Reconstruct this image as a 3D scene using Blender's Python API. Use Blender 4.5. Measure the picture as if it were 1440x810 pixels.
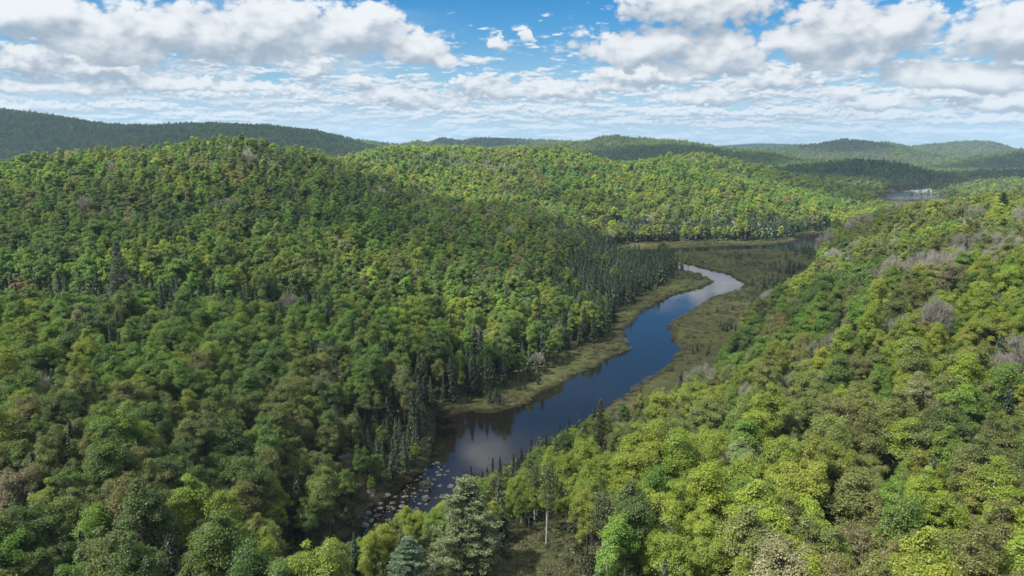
import bpy, math, random
import numpy as np
from mathutils import Vector

# ------------------------------------------------------------------ clean
for o in list(bpy.data.objects):
    bpy.data.objects.remove(o, do_unlink=True)
scene = bpy.context.scene
COL = scene.collection
rng = np.random.default_rng(11)
random.seed(5)

# ------------------------------------------------------------------ camera
PITCH = math.radians(11.3)
CAMZ = 100.0
cam_d = bpy.data.cameras.new('camera')
cam_d.sensor_width = 36.0
cam_d.lens = 25.0
cam_d.clip_start = 1.0
cam_d.clip_end = 60000.0
cam = bpy.data.objects.new('camera', cam_d)
COL.objects.link(cam)
cam.location = (0, 0, CAMZ)
cam.rotation_euler = (math.pi/2 - PITCH, 0, 0)
scene.camera = cam

# ------------------------------------------------------------------ exposure / render settings
scene.view_settings.view_transform = 'Standard'
scene.view_settings.look = 'None'
scene.view_settings.exposure = 1.06
scene.view_settings.gamma = 1.0
scene.view_settings.use_curve_mapping = False
scene.render.engine = 'CYCLES'
cy = scene.cycles
cy.max_bounces = 6
cy.diffuse_bounces = 4
cy.glossy_bounces = 3
cy.transmission_bounces = 3
cy.volume_bounces = 0
cy.transparent_max_bounces = 8
cy.use_denoising = True
cy.sample_clamp_indirect = 4.0
cy.caustics_reflective = False
cy.caustics_refractive = False

# ------------------------------------------------------------------ sun
SUN_EL = math.radians(54)
SUN_AZ = math.radians(-118)        # clockwise from +Y; sun stands to the left, a little behind the camera
SUN = Vector((math.sin(SUN_AZ)*math.cos(SUN_EL), math.cos(SUN_AZ)*math.cos(SUN_EL), math.sin(SUN_EL)))
sl = bpy.data.lights.new('sun', 'SUN')
sl.energy = 5.0
sl.angle = math.radians(0.5)
sl.color = (1.0, 0.955, 0.88)
so = bpy.data.objects.new('sun', sl)
COL.objects.link(so)
so.rotation_euler = SUN.to_track_quat('Z', 'Y').to_euler()

# ------------------------------------------------------------------ helpers: photograph bearings
def slope(Y):
    return math.tan(math.atan((405.0-Y)/1000.0) - PITCH)
def bearing(X, Y):
    """azimuth, elevation in degrees of the bearing through X, Y"""
    u, v = (X-720)/1000.0, (405-Y)/1000.0
    y = math.cos(PITCH)+v*math.sin(PITCH)
    z = -math.sin(PITCH)+v*math.cos(PITCH)
    return math.degrees(math.atan2(u, y)), math.degrees(math.atan2(z, math.hypot(u, y)))
def flat(X, Y, z=0.0):
    """point on the level z seen along the bearing"""
    y = (z-CAMZ)/slope(Y)
    return ((X-720)/1000.0*(y*math.cos(PITCH)+(CAMZ-z)*math.sin(PITCH)), y)
def at_depth(X, Y, y):
    z = CAMZ + y*slope(Y)
    return ((X-720)/1000.0*(y*math.cos(PITCH)+(CAMZ-z)*math.sin(PITCH)), y, z)
def xy_d(X, y):
    return ((X-720)/1000.0*(y*math.cos(PITCH)+CAMZ*math.sin(PITCH)), y)
def project(P):
    P = np.asarray(P, float)
    d = P[..., 1]*math.cos(PITCH) + (CAMZ-P[..., 2])*math.sin(PITCH)
    up = P[..., 1]*math.sin(PITCH) - (CAMZ-P[..., 2])*math.cos(PITCH)
    d = np.maximum(d, 1e-3)
    return 720+1000*P[..., 0]/d, 405-1000*up/d

# ------------------------------------------------------------------ node helpers
class NT:
    def __init__(self, tree):
        self.t = tree
    def n(self, typ, **kw):
        nd = self.t.nodes.new(typ)
        for k, v in kw.items():
            setattr(nd, k, v)
        return nd
    def put(self, sock, v):
        if v is None:
            return
        if hasattr(v, 'is_output'):
            self.t.links.new(v, sock)
        else:
            sock.default_value = v
    def m(self, op, a, b=None, c=None, clamp=False):
        nd = self.n('ShaderNodeMath', operation=op, use_clamp=clamp)
        self.put(nd.inputs[0], a); self.put(nd.inputs[1], b)
        if c is not None: self.put(nd.inputs[2], c)
        return nd.outputs[0]
    def v(self, op, a, b=None):
        nd = self.n('ShaderNodeVectorMath', operation=op)
        self.put(nd.inputs[0], a); self.put(nd.inputs[1], b)
        return nd.outputs['Value'] if op in ('LENGTH', 'DOT_PRODUCT') else nd.outputs[0]
    def comb(self, x, y, z=0.0):
        nd = self.n('ShaderNodeCombineXYZ')
        for i, q in enumerate((x, y, z)): self.put(nd.inputs[i], q)
        return nd.outputs[0]
    def sep(self, vec):
        nd = self.n('ShaderNodeSeparateXYZ'); self.put(nd.inputs[0], vec)
        return nd.outputs
    def noise(self, vec, scale=1.0, detail=4.0, rough=0.5, dist=0.0):
        nd = self.n('ShaderNodeTexNoise')
        self.put(nd.inputs['Vector'], vec)
        nd.inputs['Scale'].default_value = scale
        nd.inputs['Detail'].default_value = detail
        nd.inputs['Roughness'].default_value = rough
        nd.inputs['Distortion'].default_value = dist
        return nd.outputs['Fac']
    def mix(self, f, a, b, blend='MIX'):
        nd = self.n('ShaderNodeMix', data_type='RGBA', blend_type=blend)
        nd.clamp_factor = True
        self.put(nd.inputs[0], f); self.put(nd.inputs[6], a); self.put(nd.inputs[7], b)
        return nd.outputs[2]
    def step(self, x, lo, hi):
        nd = self.n('ShaderNodeMapRange', interpolation_type='SMOOTHSTEP')
        self.put(nd.inputs[0], x); nd.inputs[1].default_value = lo; nd.inputs[2].default_value = hi
        return nd.outputs[0]
    def lin(self, x, lo, hi, a, b):
        nd = self.n('ShaderNodeMapRange')
        self.put(nd.inputs[0], x)
        for i, q in enumerate((lo, hi, a, b)): nd.inputs[1+i].default_value = q
        return nd.outputs[0]

# ------------------------------------------------------------------ sky with clouds (world)
world = bpy.data.worlds.new('World')
scene.world = world
world.use_nodes = True
world.cycles.sampling_method = 'MANUAL'
world.cycles.sample_map_resolution = 512
SKY_STRENGTH = 0.05
CL_WHITE = (8.9, 9.0, 9.1, 1)
CL_GREY = (3.7, 4.3, 5.1, 1)
# cumulus seen in the photograph: bearing of the centre, half width, height above and below the centre (photo pixels)
CUMULUS_HIGH = [
    (25, 20, 110, 30, 30), (150, 55, 150, 48, 34), (255, 45, 130, 52, 38), (385, 50, 130, 58, 36), (500, 42, 95, 50, 44), (575, 68, 75, 34, 26), (525, 15, 48, 18, 30),
    (620, 80, 30, 14, 16),
    (985, 5, 140, 40, 40), (900, 72, 120, 40, 28), (1010, 80, 110, 40, 30), (1210, 45, 120, 50, 42), (1275, 30, 65, 34, 50), (1130, 60, 70, 22, 26),
    (1430, 42, 95, 48, 34), (1350, 108, 140, 32, 20), (1190, 78, 80, 22, 18),
]
CUMULUS_MID = [
    (35, 92, 90, 26, 16), (130, 96, 65, 20, 14), (437, 99, 38, 22, 14), (700, 61, 20, 12, 10), (741, 52, 11, 16, 12),
    (560, 134, 80, 26, 20), (500, 116, 24, 9, 7), (690, 128, 75, 28, 18), (770, 132, 90, 20, 14), (620, 142, 40, 14, 8),
    (930, 108, 120, 20, 14), (1090, 112, 80, 22, 16), (1230, 146, 80, 16, 10), (1340, 134, 60, 12, 9), (1420, 146, 70, 18, 12), (860, 124, 70, 15, 10), (990, 140, 80, 14, 10), (1190, 128, 24, 9, 6),
    (270, 118, 200, 12, 10), (60, 122, 120, 10, 8),
]
CUMULUS_LOW = [
    (386, 131, 24, 10, 7), (434, 136, 26, 12, 8), (290, 132, 70, 12, 8), (430, 157, 40, 7, 5), (640, 155, 55, 8, 6), (710, 155, 45, 9, 7),
    (800, 160, 60, 8, 6), (880, 172, 70, 7, 5), (650, 172, 40, 6, 4), (590, 163, 14, 7, 4), (960, 160, 90, 9, 6), (1100, 160, 100, 9, 6), (1240, 165, 90, 8, 6), (1370, 170, 100, 8, 6),
    (180, 150, 80, 9, 6), (60, 150, 90, 8, 6), (250, 160, 40, 6, 4), (330, 163, 50, 6, 4), (1040, 178, 90, 6, 4), (1180, 182, 100, 6, 4), (1320, 186, 100, 5, 4), (780, 180, 50, 5, 3),
]
def field_group(name, items, scale, amp, stretch, seed, rough=0.56, detail=7.0, bias=0.14):
    g = bpy.data.node_groups.new(name, 'ShaderNodeTree')
    g.interface.new_socket('P', in_out='INPUT', socket_type='NodeSocketVector')
    g.interface.new_socket('D', in_out='OUTPUT', socket_type='NodeSocketFloat')
    t = NT(g)
    gi = t.n('NodeGroupInput'); go = t.n('NodeGroupOutput')
    P = gi.outputs[0]
    # gentle warp so no outline is an ellipse
    w = t.n('ShaderNodeTexNoise'); t.put(w.inputs['Vector'], t.v('ADD', P, (seed*3.1, 7.7, 0))); w.inputs['Scale'].default_value = scale*0.55; w.inputs['Detail'].default_value = 3
    W = t.v('MULTIPLY', t.v('SUBTRACT', w.outputs['Color'], (0.5, 0.5, 0.5)), (1.6/scale, 0.8/scale, 0))
    Q = t.v('ADD', P, W)
    qx, qy, qz = t.sep(Q)
    best = None
    for (X, Y, rx, up, dn) in items:
        a, e = bearing(X, Y)
        k = 1/17.5       # photo pixels to degrees
        x = t.m('MULTIPLY_ADD', qx, 1/(rx*k), -a/(rx*k))
        ny = t.m('MAXIMUM', t.m('MULTIPLY_ADD', qy, 1/(up*k), -e/(up*k)), t.m('MULTIPLY_ADD', qy, -1/(dn*k), e/(dn*k)))
        r2 = t.m('MULTIPLY_ADD', x, x, t.m('MULTIPLY', ny, ny))
        best = r2 if best is None else t.m('MINIMUM', best, r2)
    best = t.m('SUBTRACT', 1.0+bias, t.m('SQRT', best))
    N = t.v('MULTIPLY', t.v('ADD', P, (seed*13.0, seed*5.0, seed)), (1.0, stretch, 1.0))
    nz = t.noise(N, scale, detail, rough)
    vo = t.n('ShaderNodeTexVoronoi', voronoi_dimensions='2D', feature='SMOOTH_F1' if detail < 3 else 'F1')
    t.put(vo.inputs['Vector'], t.v('ADD', N, t.v('MULTIPLY', W, (0.6, 0.6, 0))))
    vo.inputs['Scale'].default_value = scale*2.1
    vo.inputs['Detail'].default_value = 0.6 if detail < 3 else 2.4
    vo.inputs['Roughness'].default_value = 0.55
    puff = t.m('SUBTRACT', 0.95, vo.outputs['Distance'])
    nz = t.m('ADD', t.m('MULTIPLY', nz, 0.74), t.m('MULTIPLY', puff, 0.25))
    D = t.m('ADD', best, t.m('MULTIPLY', t.m('SUBTRACT', nz, 0.5), amp))
    g.links.new(D, go.inputs[0])
    return g
def band_group(name, scale, stretch, thr_nodes, seed, detail=6):
    g = bpy.data.node_groups.new(name, 'ShaderNodeTree')
    g.interface.new_socket('P', in_out='INPUT', socket_type='NodeSocketVector')
    g.interface.new_socket('D', in_out='OUTPUT', socket_type='NodeSocketFloat')
    t = NT(g)
    gi = t.n('NodeGroupInput'); go = t.n('NodeGroupOutput')
    P = gi.outputs[0]
    nz = t.noise(t.v('MULTIPLY', t.v('ADD', P, (seed*11.0, seed*3.0, seed)), (1.0, stretch, 1.0)), scale, detail, 0.55)
    x, y, z = t.sep(P)
    g.links.new(t.m('SUBTRACT', nz, thr_nodes(t, x, y)), go.inputs[0])
    return g
def build_world():
    t = NT(world.node_tree)
    world.node_tree.nodes.clear()
    out = t.n('ShaderNodeOutputWorld')
    bg = t.n('ShaderNodeBackground')
    sky = t.n('ShaderNodeTexSky', sky_type='NISHITA')
    sky.sun_disc = False
    sky.sun_elevation = SUN_EL
    sky.sun_rotation = SUN_AZ
    sky.altitude = 400
    sky.air_density = 1.0
    sky.dust_density = 0.4
    sky.ozone_density = 3.0
    hs = t.n('ShaderNodeHueSaturation')
    hs.inputs['Hue'].default_value = 0.502
    hs.inputs['Saturation'].default_value = 1.62
    hs.inputs['Value'].default_value = 1.12
    t.put(hs.inputs['Color'], sky.outputs[0])
    tc = t.n('ShaderNodeTexCoord')
    x, y, z = t.sep(tc.outputs['Generated'])
    az = t.m('MULTIPLY', t.m('ARCTAN2', x, y), 180/math.pi)
    el = t.m('MULTIPLY', t.m('ARCSINE', z), 180/math.pi)
    P = t.comb(az, el, 0)
    def ev(grp, vec):
        a = t.n('ShaderNodeGroup'); a.node_tree = grp; t.put(a.inputs[0], vec)
        return a.outputs[0]
    def layer(col, grp, soft, lo, hi, alpha, dx, dy, lk, white, grey, base=0.5, fine=0.3, gate=None):
        d = ev(grp, P)
        m = t.m('MULTIPLY', t.step(d, lo, hi), alpha)
        if gate is not None: m = t.m('MULTIPLY', m, gate)
        d1, d2 = ev(soft, P) if soft != grp else d, ev(soft, t.v('ADD', P, (dx, dy, 0)))
        lit = t.m('MULTIPLY_ADD', t.m('SUBTRACT', d1, d2), lk, base)
        if soft != grp: lit = t.m('MULTIPLY_ADD', t.m('SUBTRACT', d, d1), fine, lit)
        lit = t.step(lit, 0.0, 1.0)
        return t.mix(m, col, t.mix(lit, grey, white))
    blue = hs.outputs[0]
    # high overhead clouds, only met in reflections and as light on the land
    def thr_top(t, x, y):
        return t.m('ADD', t.m('MULTIPLY_ADD', t.step(y, 26.0, 42.0), -0.09, 0.45), t.m('MULTIPLY', t.m('MULTIPLY', t.step(y, 16.5, 18.5), t.step(y, 23.5, 21.0)), t.m('MULTIPLY', t.step(x, -45.0, -25.0), 0.15)))
    top = band_group('overhead', 0.055, 1.4, thr_top, 5, 3)
    upper = layer(blue, top, top, 0.0, 0.12, 0.9, -1.2, 1.6, 3.0, (15.5, 15.2, 14.6, 1), (10.0, 10.0, 9.9, 1), 0.5)
    # pale veil towards the horizon
    hz = t.step(el, 9.0, 0.0)
    col = t.mix(t.m('MULTIPLY', hz, 0.68), blue, (3.4, 5.3, 7.9, 1))
    # thin far rows near the horizon
    def thr_far(t, x, y):
        return t.m('MULTIPLY_ADD', t.m('ABSOLUTE', t.m('SUBTRACT', y, 2.2)), 0.035, 0.41)
    far = band_group('far_rows', 0.5, 3.8, thr_far, 3, 4)
    up = t.step(el, -0.6, 0.8)
    col = layer(col, far, far, -0.02, 0.08, 0.90, -0.06, 0.14, 6.0, (8.6, 8.9, 9.1, 1), (3.9, 5.0, 6.2, 1), 0.52, 0, up)
    def thr_mid(t, x, y):
        return t.m('ADD', t.m('MULTIPLY_ADD', t.m('ABSOLUTE', t.m('SUBTRACT', y, 4.4)), 0.05, 0.45), t.m('MULTIPLY', x, -0.0016))
    midr = band_group('mid_rows', 0.42, 2.8, thr_mid, 8, 4)
    col = layer(col, midr, midr, -0.02, 0.12, 0.88, -0.10, 0.22, 5.0, (8.6, 8.8, 9.0, 1), (3.7, 4.6, 5.7, 1), 0.52)
    # thin veil that greys the left
    veil = t.m('MULTIPLY', t.step(t.noise(t.v('MULTIPLY', P, (0.10, 0.42, 1)), 1.0, 4, 0.6), 0.40, 0.66), t.m('MULTIPLY', t.step(az, -2.0, -16.0), t.step(el, 13.0, 7.0)))
    col = t.mix(t.m('MULTIPLY', veil, 0.75), col, (5.2, 6.3, 7.3, 1))
    low = field_group('cumulus_low', CUMULUS_LOW, 1.2, 2.0, 2.2, 2, 0.56, 5)
    lows = field_group('cumulus_low_body', CUMULUS_LOW, 1.2, 2.0, 2.2, 2, 0.5, 1.5)
    col = layer(col, low, lows, 0.0, 0.36, 0.92, -0.08, 0.22, 1.1, (8.8, 9.0, 9.2, 1), (4.4, 5.3, 6.2, 1), 0.50, 0.3)
    mid = field_group('cumulus_mid', CUMULUS_MID, 0.6, 1.9, 1.8, 4, 0.56, 6)
    mids = field_group('cumulus_mid_body', CUMULUS_MID, 0.6, 1.9, 1.8, 4, 0.45, 1.5)
    col = layer(col, mid, mids, 0.00, 0.32, 0.95, -0.16, 0.62, 0.85, CL_WHITE, CL_GREY, 0.50, 0.5)
    high = field_group('cumulus_high', CUMULUS_HIGH, 0.40, 1.45, 1.6, 6, 0.58, 7, 0.07)
    highs = field_group('cumulus_high_body', CUMULUS_HIGH, 0.40, 1.45, 1.6, 6, 0.45, 1.5, 0.07)
    col = layer(col, high, highs, 0.00, 0.34, 0.97, -0.30, 1.15, 0.85, CL_WHITE, CL_GREY, 0.50, 0.55)
    t.put(bg.inputs['Color'], col)
    bg.inputs['Strength'].default_value = SKY_STRENGTH
    bg2 = t.n('ShaderNodeBackground'); t.put(bg2.inputs['Color'], upper); bg2.inputs['Strength'].default_value = SKY_STRENGTH
    ms = t.n('ShaderNodeMixShader'); t.put(ms.inputs[0], t.step(el, 12.5, 15.5))
    L = world.node_tree.links
    L.new(bg.outputs[0], ms.inputs[1]); L.new(bg2.outputs[0], ms.inputs[2]); L.new(ms.outputs[0], out.inputs[0])
build_world()

# ------------------------------------------------------------------ value noise for the land
def vnoise(x, y, seed=0):
    x = np.asarray(x, float); y = np.asarray(y, float)
    xi = np.floor(x).astype(np.int64); yi = np.floor(y).astype(np.int64)
    fx = x-xi; fy = y-yi
    fx = fx*fx*(3-2*fx); fy = fy*fy*(3-2*fy)
    def h(a, b):
        n = (a*374761393 + b*668265263 + seed*1442695041) & 0xffffffff
        n = ((n ^ (n >> 13))*1274126177) & 0xffffffff
        n = n ^ (n >> 16)
        return (n & 0xffff)/65535.0
    return (h(xi, yi)*(1-fx)+h(xi+1, yi)*fx)*(1-fy) + (h(xi, yi+1)*(1-fx)+h(xi+1, yi+1)*fx)*fy
def fbm(x, y, seed=0, oct=4):
    s, a, n = 0, 1.0, 0
    for i in range(oct):
        s = s + a*(vnoise(x*2**i+17.3*i, y*2**i-9.1*i, seed+i)-0.5); n += a; a *= 0.5
    return s/n

# ------------------------------------------------------------------ land: heights
# photograph bearing X, Y of the canopy top, its forward distance, height of the trees there
CANOPY = [
 (-250,810,95,15),(0,810,95,15),(150,810,96,15),(300,810,102,15),
 (-250,700,125,15),(0,700,125,15),(200,700,128,15),(350,700,142,15),
 (-300,600,150,15),(0,600,152,15),(250,600,166,15),(420,620,182,15),
 (-300,500,205,15),(0,500,207,15),(250,500,217,15),(450,500,240,15),(590,500,265,15),
 (-300,400,290,15),(0,400,292,15),(250,400,305,15),(450,400,335,15),(650,400,375,15),(790,400,425,15),
 (-300,300,430,15),(0,300,432,15),(200,300,440,15),(400,300,475,15),(560,300,545,15),(700,300,625,15),(800,318,655,15),
 (-300,235,620,15),(0,240,620,15),(100,226,640,15),(200,216,620,15),(315,197,600,15),(265,208,600,15),(380,213,600,15),(400,217,640,15),(350,250,530,15),(480,228,760,15),
 (560,214,1000,15),(650,221,1050,15),(600,258,850,15),(700,250,950,15),(800,214,1150,15),(800,260,950,15),(890,232,1250,15),(950,228,1350,15),
 (1005,199,1180,15),(1035,202,1190,15),(1070,212,1190,15),(1000,260,980,15),(950,300,860,15),(1100,222,1180,15),(1150,236,1180,15),(1060,262,960,15),(1200,258,1180,15),(1235,284,1050,13),(1120,295,890,14),
 (1440,810,95,15),(1700,810,95,15),(1250,810,94,15),(1000,810,94,14),
 (1000,600,182,14),(1000,520,237,14),(1050,480,287,14),(1100,600,168,15),(1250,600,156,15),(1440,600,146,15),(1700,600,140,15),
 (1100,500,222,14),(1250,500,202,15),(1440,500,187,15),(1700,500,180,15),(1100,440,300,14),(1150,410,345,14),(1250,400,272,15),(1440,400,242,15),
 (1200,350,430,15),(1300,350,352,15),(1440,350,312,15),(1190,318,570,14),(1300,300,500,15),(1440,306,422,15),(1440,274,560,15),(1350,291,620,15),(1260,303,640,14),(1700,300,430,15),(1750,246,560,15),
]
GROUND = [  # x, y, z
 (0,0,42),(-90,0,34),(90,0,36),(0,-150,48),(-300,-100,40),(300,-100,55),(0,-600,60),(-800,-300,60),(800,-300,70),
 (-350,780,58),(-250,900,48),(-700,900,30),(-900,700,45),(-500,1150,30),(-1000,1300,35),(150,1500,35),(500,1500,20),
 (520,850,8),(650,900,6),(800,1000,8),(450,700,12),(700,700,55),(1000,800,60),(-900,200,50),(900,300,70),(-1500,1000,60),(1500,1200,30),(1300,1800,20),
 (600,1300,10),(700,1250,6),
]
for q in [(780,812,105),(768,765,113),(655,818,105),(560,800,108)]:
    GROUND.append(at_depth(*q))
for q, z in [((700,712,150),13),((620,735,150),15),((540,760,140),17),((760,660,185),4.5),((840,610,215),3.5),((900,610,205),6),((820,700,155),17),((900,700,140),22)]:
    x, y, _ = at_depth(*q); GROUND.append((x, y, z))
for q in [(845,362),(900,372),(960,375),(1000,365),(1080,365),(1120,380),(1130,352),(1080,400),(1040,415),(1000,440),(980,470),(950,510),(915,530),(860,570),
          (700,575),(780,545),(860,500),(890,450),(940,410),(640,585),(605,650),(585,690),(540,715),(505,745),(470,790),(420,800),(380,815),
          (860,352),(950,345),(1050,343),(1120,340),(1150,338),(1250,278),(1290,270),(1230,283),(1330,268),(960,440),(880,540),(740,620),(680,660),(1010,480),(840,350)]:
    x, y = flat(*q); GROUND.append((x, y, 1.0))
def warp(x, y):
    r = np.hypot(x, y); k = np.log1p(r/100.0)/np.maximum(r, 1e-6)
    return x*k, y*k
pts = [at_depth(X, Y, y)[:2]+(at_depth(X, Y, y)[2]-h+1.0,) for X, Y, y, h in CANOPY] + GROUND
pts = np.array(pts)
pw = np.stack(warp(pts[:, 0], pts[:, 1]), 1)
def kern(d2):
    return np.sqrt(d2+0.02)
K = kern(((pw[:, None]-pw[None])**2).sum(-1)) - np.eye(len(pw))*0.004
A = np.block([[K, np.ones((len(pw), 1)), pw], [np.ones((1, len(pw))), np.zeros((1, 3))], [pw.T, np.zeros((2, 3))]])
SOL = np.linalg.solve(A, np.concatenate([pts[:, 2], np.zeros(3)]))
def near_height(x, y):
    wx, wy = warp(x, y)
    out = SOL[-3] + SOL[-2]*wx + SOL[-1]*wy
    for i in range(len(pw)):
        out = out + SOL[i]*kern((wx-pw[i, 0])**2+(wy-pw[i, 1])**2)
    return out
# distant ridges: skyline bearings, distance, depth of the front and back slopes, tree height
RIDGES = [
 (2700, 1000, 900, [(-500,165),(-300,152),(0,154),(60,162),(150,176),(220,176),(290,173),(380,177),(440,184),(490,197),(540,208),(600,219),(680,228)]),
 (3000, 400, 500, [(470,212),(520,206),(553,206),(587,199),(615,204),(650,208),(720,216),(780,226)]),
 (4300, 550, 600, [(400,200),(493,196),(553,202),(575,205),(600,203),(622,193),(651,199),(671,194),(702,195),(758,196),(800,198),(860,206),(900,214)]),
 (2750, 600, 600, [(560,222),(640,212),(720,207),(780,202),(829,198),(851,193),(873,191),(893,194),(955,197),(982,202),(1000,206),(1040,211),(1100,218)]),
 (7500, 1200, 1500, [(960,214),(1010,207),(1045,203.5),(1080,202.5),(1110,203.5),(1140,205.5),(1165,210),(1250,215)]),
 (3800, 480, 500, [(960,216),(1040,209),(1100,207),(1160,201.5),(1185,196),(1215,198),(1240,202),(1270,211),(1310,219)]),
 (4700, 480, 600, [(1140,214),(1200,207),(1233,199),(1250,202),(1275,209.5),(1310,202.5),(1335,202),(1345,199.5),(1367,197.5),(1390,202),(1415,212),(1460,218)]),
 (2800, 420, 500, [(1300,250),(1340,238),(1380,228),(1420,217),(1440,213),(1520,204),(1700,200)]),
 (1950, 260, 500, [(1090,236),(1150,232),(1205,226),(1255,229),(1300,240),(1335,252),(1360,266)]),
 (1800, 260, 400, [(1300,280),(1318,262),(1345,251),(1390,244),(1440,241),(1600,235)]),
]
RID = []
for D, wf, wb, sk in RIDGES:
    xs, hs = [], []
    for X, Y in sk:
        x, y, z = at_depth(X, Y, D); xs.append(x); hs.append(z-13)
    RID.append((D, wf, wb, np.array(xs), np.array(hs)))
def far_height(x, y):
    base = 12 + 40*fbm(x/900+3, y/900, 41, 3)
    z = np.maximum(base, 2.0)
    for i, (D, wf, wb, xs, hs) in enumerate(RID):
        h = np.interp(x, xs, hs, left=0, right=0)
        edge = np.clip((x-xs[0])/400+1, 0, 1)*np.clip((xs[-1]-x)/400+1, 0, 1)
        dd = y-D + 0.55*wf*fbm(x/(wf*0.8)+i*7.1, y/(wf*3), 60+i, 3)*np.where(y < D, 1, 0)
        sh = np.where(dd < 0, np.exp(-(dd/wf)**2*1.4), np.exp(-(dd/wb)**2*1.4))
        gul = 1 + 0.55*fbm(x/260+i*3, y/420, 80+i, 3)*(1-sh)*sh*3
        z = np.maximum(z, h*edge*sh*gul)
    return z
# ------------------------------------------------------------------ river, lake and wet meadow outlines (bearings on the level of the water)
RIVER = [(612,600),(611,586),(660,577),(690,582),(740,570),(762,548),(800,530),(850,510),(888,492),(876,478),(884,460),(905,437),(945,416),(985,405),(1005,396),(985,386),(955,378),(935,369),
         (948,366),(985,377),(1028,386),(1050,400),(1040,408),(1000,418),(965,440),(940,455),(942,470),(955,494),(938,515),(900,537),(880,556),(850,575),(800,606),(740,640),(690,672),(652,704),(600,735),(565,752),(520,768),(470,800),(410,838),(330,860),
         (320,842),(392,812),(455,778),(505,742),(520,716),(560,690),(596,660),(606,640)]
UPPER = [(850,359),(868,353),(960,350),(1030,346.5),(1085,345),(1118,341),(1126,337),(1118,333),(1135,329),(1175,328),(1180,334),(1160,342),(1128,347.5),(1080,350),(1030,351),(960,354.5),(905,358),(885,361),(905,365),(948,366),(935,370),(890,369),(862,364)]
LAKE = [(1238,278),(1240,273),(1262,269),(1290,266.5),(1302,264),(1309,261),(1314,262),(1306,268),(1330,270),(1345,272),(1325,277),(1260,282)]
MEADOW = [
 [(1160,346),(1152,365),(1138,392),(1100,412),(1062,436),(1030,462),(1000,500),(965,522),(905,560),(855,585),(840,580),(900,520),(920,450),(1000,405),(940,362),(850,366),(838,357),(1040,347)],
 [(640,590),(655,570),(690,558),(740,538),(800,503),(862,468),(872,442),(905,420),(935,396),(945,384),(1005,386),(1010,398),(900,450),(895,495),(765,560),(745,572),(690,588)],
 [(838,356),(880,343),(960,341),(1050,341),(1095,339),(1130,329),(1180,326),(1180,332),(1120,342),(1040,348),(960,352),(850,362)],
]
def poly(pp):
    return np.array([flat(*p) for p in pp])
RIVER, UPPER, LAKE = poly(RIVER), poly(UPPER), poly(LAKE)
MEADOW = [poly(m) for m in MEADOW]
def sdist(x, y, P):
    """signed distance to polygon, negative inside"""
    d = np.full(x.shape, 1e18); ins = np.zeros(x.shape, bool)
    n = len(P)
    for i in range(n):
        ax, ay = P[i]; bx, by = P[(i+1) % n]
        ex, ey = bx-ax, by-ay
        wx, wy = x-ax, y-ay
        t = np.clip((wx*ex+wy*ey)/(ex*ex+ey*ey+1e-12), 0, 1)
        d = np.minimum(d, (wx-ex*t)**2+(wy-ey*t)**2)
        c = (ay > y) != (by > y)
        with np.errstate(divide='ignore', invalid='ignore'):
            ins ^= c & (x < (bx-ax)*(y-ay)/(by-ay+1e-12)+ax)
    d = np.sqrt(d)
    return np.where(ins, -d, d)
def water_dist(x, y):
    j = 2.6*fbm(x/9, y/9, 5, 3)+4.0*fbm(x/30, y/30, 6, 2)
    d = np.minimum(sdist(x, y, RIVER), sdist(x, y, UPPER)-4.0)
    d = d + j*np.clip((y-215)/60, 0.3, 1.0)
    dl = sdist(x, y, LAKE) + 8*fbm(x/60, y/60, 7, 2)
    return np.minimum(d, dl)
def meadow_mask(x, y):
    m = np.full(x.shape, 1e9)
    for P in MEADOW:
        m = np.minimum(m, sdist(x, y, P))
    m = m + 7*fbm(x/22, y/22, 9, 3)
    return np.clip(0.5 - m/6.0, 0, 1)
VALLEY = np.array([flat(1165, 333), flat(1190, 331), xy_d(1262, 1000), xy_d(1338, 1300), flat(1345, 269), flat(1300, 264), flat(1235, 277), xy_d(1222, 1200), xy_d(1200, 960)])
def height(x, y):
    x = np.asarray(x, float); y = np.asarray(y, float)
    sh = x.shape
    x = x.ravel(); y = y.ravel()
    r = np.hypot(x, y)
    zn = near_height(x, y)
    w = np.clip((r-1430)/420, 0, 1); w = w*w*(3-2*w)
    z = np.where(w > 0, zn*(1-w)+far_height(x, y)*w, zn)
    z = np.where(w < 1, np.maximum(z, np.where(w > 0, far_height(x, y)*np.clip((r-1480)/200, 0, 1), z)), z)
    kx, ky, kz = at_depth(1014, 212, 1190)
    z = z + 25*np.exp(-((x-kx)/70)**2-((y-ky)/80)**2)
    z = z + (5.0*fbm(x/60, y/60, 21, 3))*np.clip((z-4)/15, 0, 1)*np.clip(r/300, 0.3, 1.2)
    wd = np.full(x.shape, 1e6); mm = np.zeros(x.shape)
    s = (y > 90) & (y < 2100) & (x > -260) & (x < 1300)
    wd[s] = water_dist(x[s], y[s]); mm[s] = meadow_mask(x[s], y[s])
    k = (y > 740) & (y < 2300) & (x > 150) & (x < 1500)
    dv = sdist(x[k], y[k], VALLEY)
    z[k] = np.minimum(z[k], 1.5+np.maximum(dv+14*fbm(x[k]/70, y[k]/70, 33, 2), 0)*0.22)
    z = z + 11*fbm(x/130+5, y/130, 23, 3)*np.clip((z-10)/25, 0, 1)*np.clip((r-380)/300, 0, 1)
    z = np.maximum(z, 0.9)
    flatz = 0.75+0.5*fbm(x/14, y/14, 31, 3)
    z = z*(1-mm)+flatz*mm
    shore = np.clip(wd/12.0, 0, 1)
    z = np.where(wd > 0, np.minimum(z, 0.45+wd*0.9+0*shore), np.clip(-0.25+wd*0.35, -2.2, -0.1))
    return z.reshape(sh), mm.reshape(sh), wd.reshape(sh)
def H1(x, y):
    return height(np.atleast_1d(x), np.atleast_1d(y))[0]

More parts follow.
